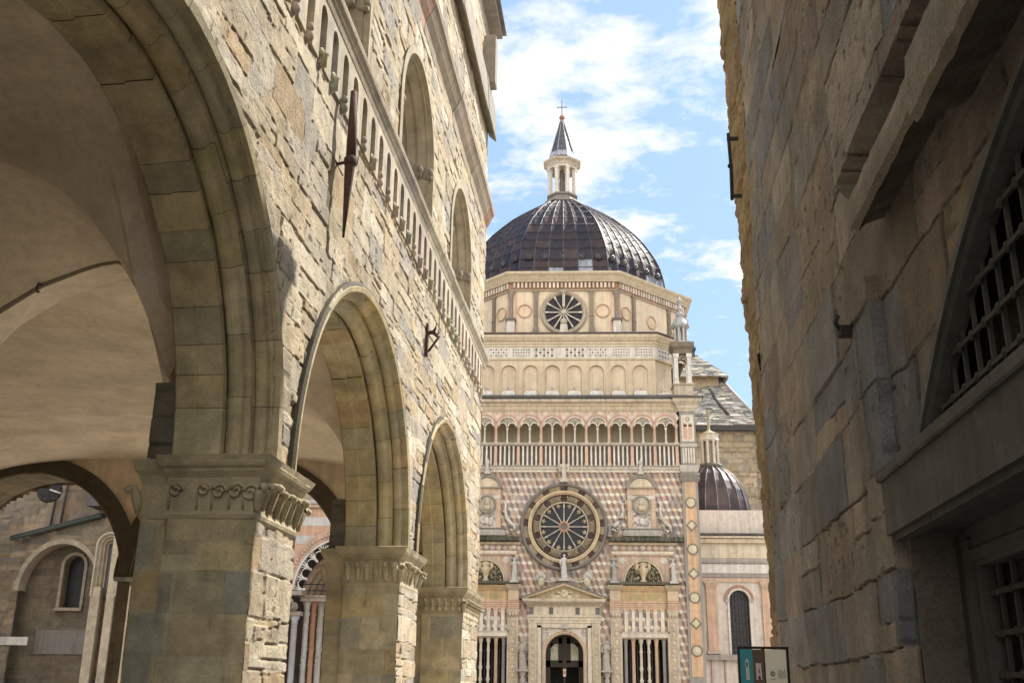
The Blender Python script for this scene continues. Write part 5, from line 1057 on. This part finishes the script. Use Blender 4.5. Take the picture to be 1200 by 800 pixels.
for q in range(4): mb.arch(6.42, 5.9, [(.44 - q * .09, -.38 + q * .08), (.38 - q * .09, -.40 + q * .08), (.36 - q * .09, -.3 + q * .08)], 0, math.pi, 14, zb=4.3, c=jc((.34, .28, .2), .15))
mb.build('lancet_window', M_ASH, nb)
mb = MB((.08, .08, .09)); mb.box(6.28, 6.56, -.1, -.05, 4.3, 5.9); mb.build('lancet_glass', M_WOOD, nb)
mb = MB((.10, .085, .085)); mb.box(5.15, 6.6, .3, 1.15, 7.3, 9.2); mb.build('dark_shutter', M_WOOD, nb)
lm = empty('round_wall_lamp', (-16.63, 33.2, 7.62), 0, label='round black disc lamp high on church wall, seen through far left arch', cat='lamp')
mb = MB((.012, .012, .013)); mb.lathe_y(0, 0, [(.05, .15), (.40, .08), (.42, .0), (.36, -.03), (0, -.02)], 28, sm=True); mb.build('lamp_disc', M_BAR, lm)
mb = MB((.5, .5, .48)); mb.tube([(.05, -.06, .0), (.42, -.06, -.12)], .03, 6); mb.build('white_arm', M_PAINT, lm)
mb = MB((.03, .03, .03)); mb.tube([(-.35, .0, -.05), (-.55, .1, -.02), (-.55, 1.9, .1)], .025, 6); mb.build('bracket', M_BAR, lm)
wn = empty('white_house', (-20.3, 31, 0), 0, label='sliver of white cornice and glazed shopfront at the extreme left edge', cat='house')
mb = MB((.60, .58, .55)); mb.box(-2, 1.75, 0, 1, 6.6, 6.72); mb.box(-2, 1.9, -.15, 1, 6.72, 6.82); mb.box(-2, 1.3, 0, 1, 0, 6.6, (.55, .53, .5)); mb.box(-2, 1.55, -.1, 1, 4.0, 4.55); mb.build('wall', M_STUC, wn)
mb = MB((.05, .07, .06)); mb.box(-1.8, 1.4, -.04, .02, 4.7, 6.1); mb.build('window', M_GLASS, wn)
# ================================================================== striped porch seen between the first and second piers
pb = empty('marble_porch', (-8.9, 38, 0), 0, label='pink and white striped marble church porch with lacy cusped arch, seen between two piers', cat='porch')
mb = MB()
def pr_out(x, z): return True
zz = 4.9; k = 0
PX0, PX1 = -1.6, 1.2; ACX, ACZ, AR = 1.05, 4.95, 1.75
while zz < 7.85:
    h = .33; xe = ACX - math.sqrt(max(0, (AR + .30) ** 2 - max(0, zz + .16 - ACZ) ** 2)) if zz - ACZ < AR + .3 else PX1
    mb.box(PX0, min(PX1, xe + .3), 0, .5, zz, zz + h - .006, jc([(.55, .35, .25), (.50, .49, .50)][k % 2], .06)); zz += h; k += 1
mb.box(PX0 - .1, PX1 + .1, -.12, .6, 7.87, 8.0, (.5, .42, .36)); mb.box(PX0 - .15, PX1 + .15, -.2, .6, 8.0, 8.12, (.42, .42, .42)); mb.box(-3.5, PX1 + .6, .05, .6, 8.12, 9.3, (.34, .28, .22)); mb.box(PX0, -1.05, -.02, .5, 0, 4.9, (.52, .34, .26)); pw = mb.build('striped_wall', M_MAR, pb)
mb = MB((.50, .34, .26)); mb.arch(ACX, ACZ, [(AR + .02, .0), (AR + .02, -.07), (AR + .28, -.08), (AR + .34, -.04), (AR + .34, .1)], math.pi * .45, math.pi, 24, sz=1.05)
for a in np.linspace(math.pi * .46, math.pi, 26): mb.ball(ACX + (AR + .15) * math.cos(a), -.09, ACZ + 1.05 * (AR + .15) * math.sin(a), .06, .03, .06, 6, c=(.54, .39, .30))
mb.build('carved_arch_band', M_MAR, pb)
mb = MB((.62, .60, .57)); 
for i in range(6):      # cusped lace: ring plus little lobes with holes
    a = math.pi * .5 + (i + .5) * math.pi * .5 / 6
    mb.arch(ACX + (AR - .26) * math.cos(a), ACZ + 1.05 * (AR - .26) * math.sin(a), [(.11, .02), (.11, -.04), (.155, -.04), (.155, .02)], a - 2.1, a + 2.1, 14) if False else None
    bx, bz = ACX + (AR - .34) * math.cos(a), ACZ + 1.05 * (AR - .34) * math.sin(a)
    pts = [(bx + .17 * math.cos(a + t), -.01, bz + .17 * math.sin(a + t)) for t in np.linspace(-1.7, 1.7, 10)]; mb.tube(pts, .026, 5)
    a2 = a + math.pi * .25 / 6; tip = (ACX + (AR - .42) * math.cos(a2), -.01, ACZ + 1.05 * (AR - .42) * math.sin(a2)); r_ = (ACX + (AR - .02) * math.cos(a2), -.01, ACZ + 1.05 * (AR - .02) * math.sin(a2))
    mb.tube([tip, r_], [.05, .03], 5); mb.ball(tip[0], -.01, tip[2], .055, .04, .055, 6)
    for dt in (-.06, .06): mb.tube([tip, (ACX + (AR - .03) * math.cos(a2 + dt), -.01, ACZ + 1.05 * (AR - .03) * math.sin(a2 + dt))], .02, 4)
mb.arch(ACX, ACZ, [(AR - .06, .03), (AR - .06, -.05), (AR + .02, -.05), (AR + .02, .03)], math.pi * .45, math.pi, 24, sz=1.05); mb.build('cusped_lace', M_MAR, pb)
mb = MB((.30, .235, .17))
for q in range(4): mb.arch(1.35, 4.6, [(1.95 - q * .17, .8 + q * .25), (1.86 - q * .17, .75 + q * .25), (1.80 - q * .17, .95 + q * .25), (1.78 - q * .17, 1.05 + q * .25)], math.pi * .4, math.pi, 20, c=jc((.34, .27, .19), .2))
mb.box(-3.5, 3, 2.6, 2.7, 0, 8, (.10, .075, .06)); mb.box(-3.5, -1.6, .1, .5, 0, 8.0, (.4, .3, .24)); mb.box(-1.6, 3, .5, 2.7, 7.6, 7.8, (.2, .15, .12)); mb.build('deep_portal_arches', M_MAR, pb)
for x, y, r, c in ((-.62, .3, .11, (.42, .42, .44)), (-.30, .7, .10, (.46, .44, .42)), (-.08, .85, .09, (.42, .22, .14)), (.15, 1.0, .11, (.44, .40, .36)), (.38, 1.2, .09, (.48, .42, .36)), (.62, 1.4, .09, (.36, .22, .16))):
    mb = MB(c); zt = 4.55 if x > -.5 else 4.0; mb.lathe(x, y, [(r + .05, 0), (r + .05, .3), (r, .36), (r, zt - .22), (r + .02, zt - .2), (r, zt - .16), (r + .06, zt), (r + .06, zt + .06)], 12)
    if x > -.5:
        for k in range(28): a = k * .7; mb.ball(x + r * math.cos(a), y + r * math.sin(a) * .9, .5 + k * .135, .03, .03, .05, 5, c=jc(c, .2))
    mb.build('column', M_MAR, pb)
mb = MB((.38, .32, .27)); mb.box(-.5, 1.6, .45, 1.5, 4.58, 4.72); mb.box(-.55, 1.6, .4, 1.5, 4.72, 4.78); mb.box(-.85, -.4, .1, .6, 4.06, 4.2); mb.ball(-.65, .1, 4.36, .17, .3, .17, c=(.30, .27, .24)); mb.ball(-.7, -.2, 4.5, .12, .14, .13, c=(.30, .27, .24)); mb.box(-.9, -.35, -.1, .6, 4.75, 4.9, (.36, .3, .27)); mb.build('impost', M_MAR, pb)
for z in (5.15, 4.93): mb = MB((.03, .03, .03)); mb.tube([(-.9, .2, z), (3, .2, z)], .02, 5); mb.build('tie_rod', M_BAR, pb)

# ================================================================== stone house on the right of the alley
RW = 1.6
hb = empty('stone_house', (0, 0, 0), -AW, label='dark dressed stone house wall close on the right of the alley with heavy ledge', cat='house')
AC = (2.5, -.42, 4.44)       # segmental arch of the fanlight: s, z, radius
def mr(u, v):
    ins = ((u - AC[0]) ** 2 + (v - AC[1]) ** 2 < (AC[2] - .04) ** 2) & (v > 2.6)
    return ~ins & ~((u < 6.08) & (u > -1.0) & (v <= 2.7))
GP = dict(pal=GREYB, joint2=(.50, .45, .38), pits=1, joint=(.13, .10, .075), jd=.026, jw=.010, hv=.010, tilt=.022, rough=.007, lum=.2, ch=(.36, .62), cw=(.5, 1.5), warp=.05, split=.10)
def extraR(U, V):
    e = .075 * ((U > 6.12 + .05 * vn(V * 2, V * 0, 4)) & (U < 6.62 + .04 * vn(V * 2, V * 0, 9)) & (V < 4.0 + .1 * vn(U * 4, U * 0, 3)))
    e = e + np.where(V > 4.80 + .03 * vn(U * 3, U * 0, 6), .13 * np.clip((6.7 - U) * 5, 0, 1), 0)
    return e
wall_field('alley_wall', M_GREY, hb, ar(2.2, 11.5, .014), ar(1.2, 7.5, .013), lambda U, V, H: np.stack([RW - H + .012 * (V - 1.6) * 0, U, V], -1), mr, seed=91, extra=extraR, **GP)
wall_field('alley_wall', M_GREY, hb, ar(2.2, 11.5, .022), ar(7.5, 12.6, .022), lambda U, V, H: np.stack([RW - H, U, V], -1), None, seed=92, extra=extraR, **GP)
wall_field('alley_wall', M_GREY, hb, ar(2.2, 11.5, .06), ar(0, 1.2, .06), lambda U, V, H: np.stack([RW - H, U, V], -1), mr, seed=93, **GP)
wall_field('alley_wall', M_GREY, hb, ar(-2, 2.2, .06), ar(0, 12.6, .06), lambda U, V, H: np.stack([RW - H, U, V], -1), mr, seed=94, extra=extraR, **GP)
# rough tan rubble quoin face beyond, leaning slightly into the alley
TANP = [(.36, .27, .15), (.40, .30, .17), (.33, .25, .15), (.43, .33, .19)]
wall_field('rubble_corner', M_RUB, hb, ar(0, 1, .02), ar(0, 12.6, .02), lambda U, V, H: np.stack([RW + .015 + .05 * U - .9 * H - .010 * np.maximum(V - 3, 0) * U * 1.2, 11.48 + U * (.75 + .09 * V * 1.0 + .035 * (fbm(V * 1.5, V * 0, 5) - .5)), V], -1), None, seed=95,
           pal=TANP, joint=(.28, .20, .11), jd=.03, jw=.02, hv=.02, tilt=.1, rough=.03, ch=(.2, .5), cw=(.3, .8), lum=.12, split=.3, warp=.05)
mb = MB((.33, .26, .17)); mb.plan([(RW + .14, -2), (8, -2), (8, 11.6), (RW + .14, 11.45)], 7.6, 12.5); mb.plan([(RW + .07, 11.46), (8, 11.46), (8, 12.0), (RW + .07, 12.0)], 0, 12.5, poly2=[(RW + .04, 11.46), (8, 11.46), (8, 13.3), (RW + .04, 13.3)]); mb.plan([(RW + .14, 6.2), (8, 6.2), (8, 11.45), (RW + .14, 11.45)], 0, 7.6); mb.plan([(2.4, -2), (8, -2), (8, 6.2), (2.4, 6.2)], 0, 7.6); mb.plan([(RW + .14, -2), (2.4, -2), (2.4, 6.2), (RW + .14, 6.2)], 4.1, 7.6); mb.plan([(RW + .14, -2), (2.4, -2), (2.4, -1.1), (RW + .14, -1.1)], 0, 4.1)
mb.build('house_core', M_RUB, hb)
mb = MB((.30, .28, .25)); mb.plan([(RW + .02, -2.2), (8.4, -2.2), (8.4, 13.6), (RW + .02, 13.6)], 12.5, 12.62, poly2=None); mb.build('roof', M_SLATE, hb)
# ledge of long blocks with a black eroded groove above it
mb = MB()
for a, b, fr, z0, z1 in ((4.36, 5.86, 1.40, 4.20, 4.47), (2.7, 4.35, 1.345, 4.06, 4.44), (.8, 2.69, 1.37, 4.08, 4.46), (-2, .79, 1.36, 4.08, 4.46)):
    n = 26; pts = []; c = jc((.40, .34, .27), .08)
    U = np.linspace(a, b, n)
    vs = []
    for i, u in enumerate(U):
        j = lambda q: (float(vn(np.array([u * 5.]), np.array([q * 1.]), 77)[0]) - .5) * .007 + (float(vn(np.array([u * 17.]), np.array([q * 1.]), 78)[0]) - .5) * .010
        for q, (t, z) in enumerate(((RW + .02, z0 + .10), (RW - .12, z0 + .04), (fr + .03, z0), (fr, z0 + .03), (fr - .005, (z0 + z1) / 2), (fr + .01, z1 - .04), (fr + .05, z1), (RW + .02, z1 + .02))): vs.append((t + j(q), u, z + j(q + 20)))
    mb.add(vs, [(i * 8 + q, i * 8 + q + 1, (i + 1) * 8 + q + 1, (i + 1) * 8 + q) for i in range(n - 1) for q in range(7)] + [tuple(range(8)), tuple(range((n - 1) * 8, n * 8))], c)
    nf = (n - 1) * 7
    for i in range(n - 1):       # underside faces in a darker brown
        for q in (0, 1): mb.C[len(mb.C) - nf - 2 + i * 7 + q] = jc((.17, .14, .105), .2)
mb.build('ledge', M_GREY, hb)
# entrance: lintel, stone jamb, painted arch frame, fanlight and grille
PT = (.10, .102, .092)
mb = MB(PT); mb.plan([(1.50, -1.2), (RW + .3, -1.2), (RW + .3, 6.17), (1.50, 6.17)], 2.455, 2.76); mb.box(1.475, RW + .25, -1.2, 6.2, 2.76, 2.83, bev=.01); mb.box(1.53, RW, -1.2, 6.13, 2.42, 2.455); mb.build('door_lintel', M_PAINT, hb)
mb = MB(PT, xf=SWAP); s_, z_, r_ = AC; a0 = math.acos((5.6 - s_) / r_) - .03
mb.arch(s_, z_, [(r_ + .03, 1.64), (r_ + .03, 1.55), (r_ + .01, 1.535), (r_ - .045, 1.53), (r_ - .05, 1.555), (r_ - .06, 1.555), (r_ - .075, 1.54), (r_ - .088, 1.56), (r_ - .092, 1.60), (r_ - .094, 1.64)], a0, math.pi - a0, 60); mb.build('fanlight_arch', M_PAINT, hb)
gr = MB((.06, .058, .053))
for s in np.arange(-.9, 6, .18):
    if abs(s - s_) < r_ - .09: zt = z_ + math.sqrt((r_ - .092) ** 2 - (s - s_) ** 2)
    else: zt = 0
    if zt > 2.85: gr.box(1.61, 1.63, s - .009, s + .009, 2.8, zt)
for z in np.arange(2.95, 3.9, .2):
    hw_ = math.sqrt(max(0, (r_ - .092) ** 2 - (z - z_) ** 2)); gr.box(1.595, 1.61, s_ - hw_, s_ + hw_, z - .010, z + .010)
    for s in np.arange(-.9, 6, .18):
        if abs(s - s_) < hw_: gr.ball(1.604, s, z, .02, .028, .028, 6)
gr.build('fanlight_grille', M_BAR, hb)
mb = MB((.03, .035, .03)); mb.box(1.74, 1.76, -1, 6, 2.76, 4.0); mb.build('fanlight_glass', M_GLASS, hb)
JP = dict(GP); JP.update(ch=(.9, 1.4), cw=(.6, 1.2), pal=[(.27, .235, .20), (.30, .26, .21)])
wall_field('stone_jamb', M_GREY, hb, ar(RW - .0, RW + .30, .02), ar(0, 2.46, .02), lambda U, V, H: np.stack([U, 6.08 - H, V], -1), None, seed=96, **JP)
mb = MB((.105, .11, .10)); mb.box(1.84, 1.98, 5.72, 6.075, 0, 2.46, bev=.01); mb.box(1.82, 1.86, 5.80, 5.92, 0, 2.40, bev=.012); mb.box(1.84, 1.98, -1, 5.72, 2.24, 2.46); mb.box(1.82, 1.86, -1, 5.80, 2.27, 2.34, bev=.012); fr = mb.build('door_frame', M_PAINT, hb)
mb = MB((.03, .034, .036)); mb.box(1.95, 1.97, -1, 5.72, 0, 2.24); mb.build('door_glass', M_GLASS, fr)
mb = MB((.07, .065, .058))
for s in np.arange(5.6, -.9, -.2): mb.box(1.885, 1.905, s - .013, s + .013, .3, 2.24)
for z in np.arange(.5, 2.2, .2):
    mb.box(1.868, 1.886, -1, 5.72, z - .013, z + .013)
    for s in np.arange(5.6, 2.5, -.2): mb.ball(1.876, s, z, .018, .026, .026, 6)
mb.build('door_grille', M_BAR, fr)
rd = MB((.04, .04, .042)); rd.tube([(0, 0, 0), (.01, 0, .45), (.0, 0, .95)], .022, 8); rd.box(-.02, .12, -.02, .02, .03, .07); rd.box(-.02, .12, -.02, .02, .85, .89); rd.ball(0, 0, .48, .035)
o = rd.build('iron_wall_rod', M_IRON); o.location = ap(RW - .10, 12.3, 7.55); o.rotation_euler = (0, 0, -AW); tag(o, 'short dark iron rod fixed upright on the far edge of right wall', 'iron rod')
hk = MB((.03, .028, .026)); hk.box(-.07, .03, -.05, .05, -.06, .0); hk.tube([(-.06, 0, -.02), (-.09, 0, .03), (-.07, .0, .08)], .015, 6); o = hk.build('iron_stub', M_IRON); o.location = ap(RW - .08, 6.67, 3.88); tag(o, 'small broken black iron stub in the right wall below the ledge', 'iron stub')

# ================================================================== tourist information board
sg = empty('information_board', (1.50, 9.3, 0), R(4), label='tourist information board with teal, brown and cream panels and dark frame', cat='sign board')
W2 = .40; FR = (.035, .028, .022)
mb = MB(FR); mb.box(-.012, .012, .0, .03, 0, 1.96); mb.box(W2 / 2 - .01, W2 / 2 + .01, .0, .03, 0, 1.96); mb.box(W2 - .008, W2 + .016, -.005, .04, 0, 1.98); mb.box(-.012, W2 + .02, .0, .03, 1.96, 1.98); mb.build('frame', M_IRON, sg)
mb = MB((.06, .30, .34)); mb.box(0, .105, -.012, .01, 1.665, 1.955); mb.build('teal_panel', M_SIGN, sg)
mb = MB((.14, .095, .065)); mb.box(.105, .2, -.012, .01, 1.665, 1.955); mb.build('brown_panel', M_SIGN, sg)
CR = (.85, .80, .65); mb = MB(CR); mb.box(.212, W2 - .01, -.012, .01, 1.665, 1.955); mb.build('cream_panel', M_SIGN, sg)
for z0 in (1.36, 1.055, .75):
    for x0, x1 in ((0, .2), (.212, W2 - .01)): mb = MB(jc(CR, .05)); mb.box(x0, x1, -.012, .01, z0, z0 + .295); mb.build('cream_panel', M_SIGN, sg)
mb = MB((.62, .62, .52)); mb.prism([(.045, 1.71), (.073, 1.71), (.068, 1.865), (.055, 1.882), (.042, 1.865)], -.016, -.0125); mb.prism([(.048, 1.81), (.06, 1.81), (.06, 1.85), (.054, 1.857), (.048, 1.85)], -.018, -.0162, (.06, .12, .12)); mb.build('tower_icon', M_SIGN, sg)
mb = MB((.62, .54, .5)); mb.prism([(.128, 1.71), (.178, 1.71), (.174, 1.845), (.128, 1.845)], -.016, -.0125); mb.prism([(.145, 1.71), (.163, 1.71), (.163, 1.735), (.154, 1.748), (.145, 1.735)], -.018, -.0162, (.06, .04, .03)); mb.box(.15, .158, -.018, -.0162, 1.765, 1.80, (.1, .06, .05)); mb.build('palace_icon', M_SIGN, sg)
mb = MB((.20, .19, .15)); mb.lathe_y(.268, 1.762, [(.020, -.0125), (.020, -.0165), (.011, -.0165), (.011, -.0125)], 20, cap=False); mb.box(.264, .271, -.0165, -.0125, 1.75, 1.775)
mb.box(.245, .295, -.0150, -.0125, 1.716, 1.719); mb.build('emblem', M_SIGN, sg)
def text(s, size, x, z, c, parent, name='lettering'):
    cu = bpy.data.curves.new(name, 'FONT'); cu.body = s; cu.size = size; cu.extrude = .0006; o = bpy.data.objects.new(name, cu); col.objects.link(o)
    dg = bpy.context.evaluated_depsgraph_get(); me = bpy.data.meshes.new_from_object(o.evaluated_get(dg)); bpy.data.objects.remove(o)
    at = me.color_attributes.new('Col', 'FLOAT_COLOR', 'CORNER'); at.data.foreach_set('color', list(c + (1,)) * len(me.loops)); me.materials.clear(); me.materials.append(M_SIGN)
    o = bpy.data.objects.new(name, me); col.objects.link(o); o.parent = parent; o.rotation_euler = (R(90), 0, 0); o.location = (x, -.0135, z); return o
text('VILLA', .026, .312, 1.778, (.10, .09, .07), sg)
for k in range(4): mb = MB((.27, .25, .19)); mb.box(.312, .312 + (.07, .062, .074, .066)[k], -.0150, -.0125, 1.766 - k * .013, 1.771 - k * .013); mb.build('small_print', M_SIGN, sg)
for k in range(2): mb = MB((.3, .28, .22)); mb.box(.235, .385, -.0150, -.0125, 1.61 - k * .03, 1.62 - k * .03); mb.build('small_print', M_SIGN, sg)
mb = MB((.5, .2, .1)); mb.box(.06, .1, -.015, -.0125, 1.60, 1.625); mb.box(.11, .15, -.015, -.0125, 1.60, 1.62, (.4, .33, .15)); mb.build('small_print', M_SIGN, sg)
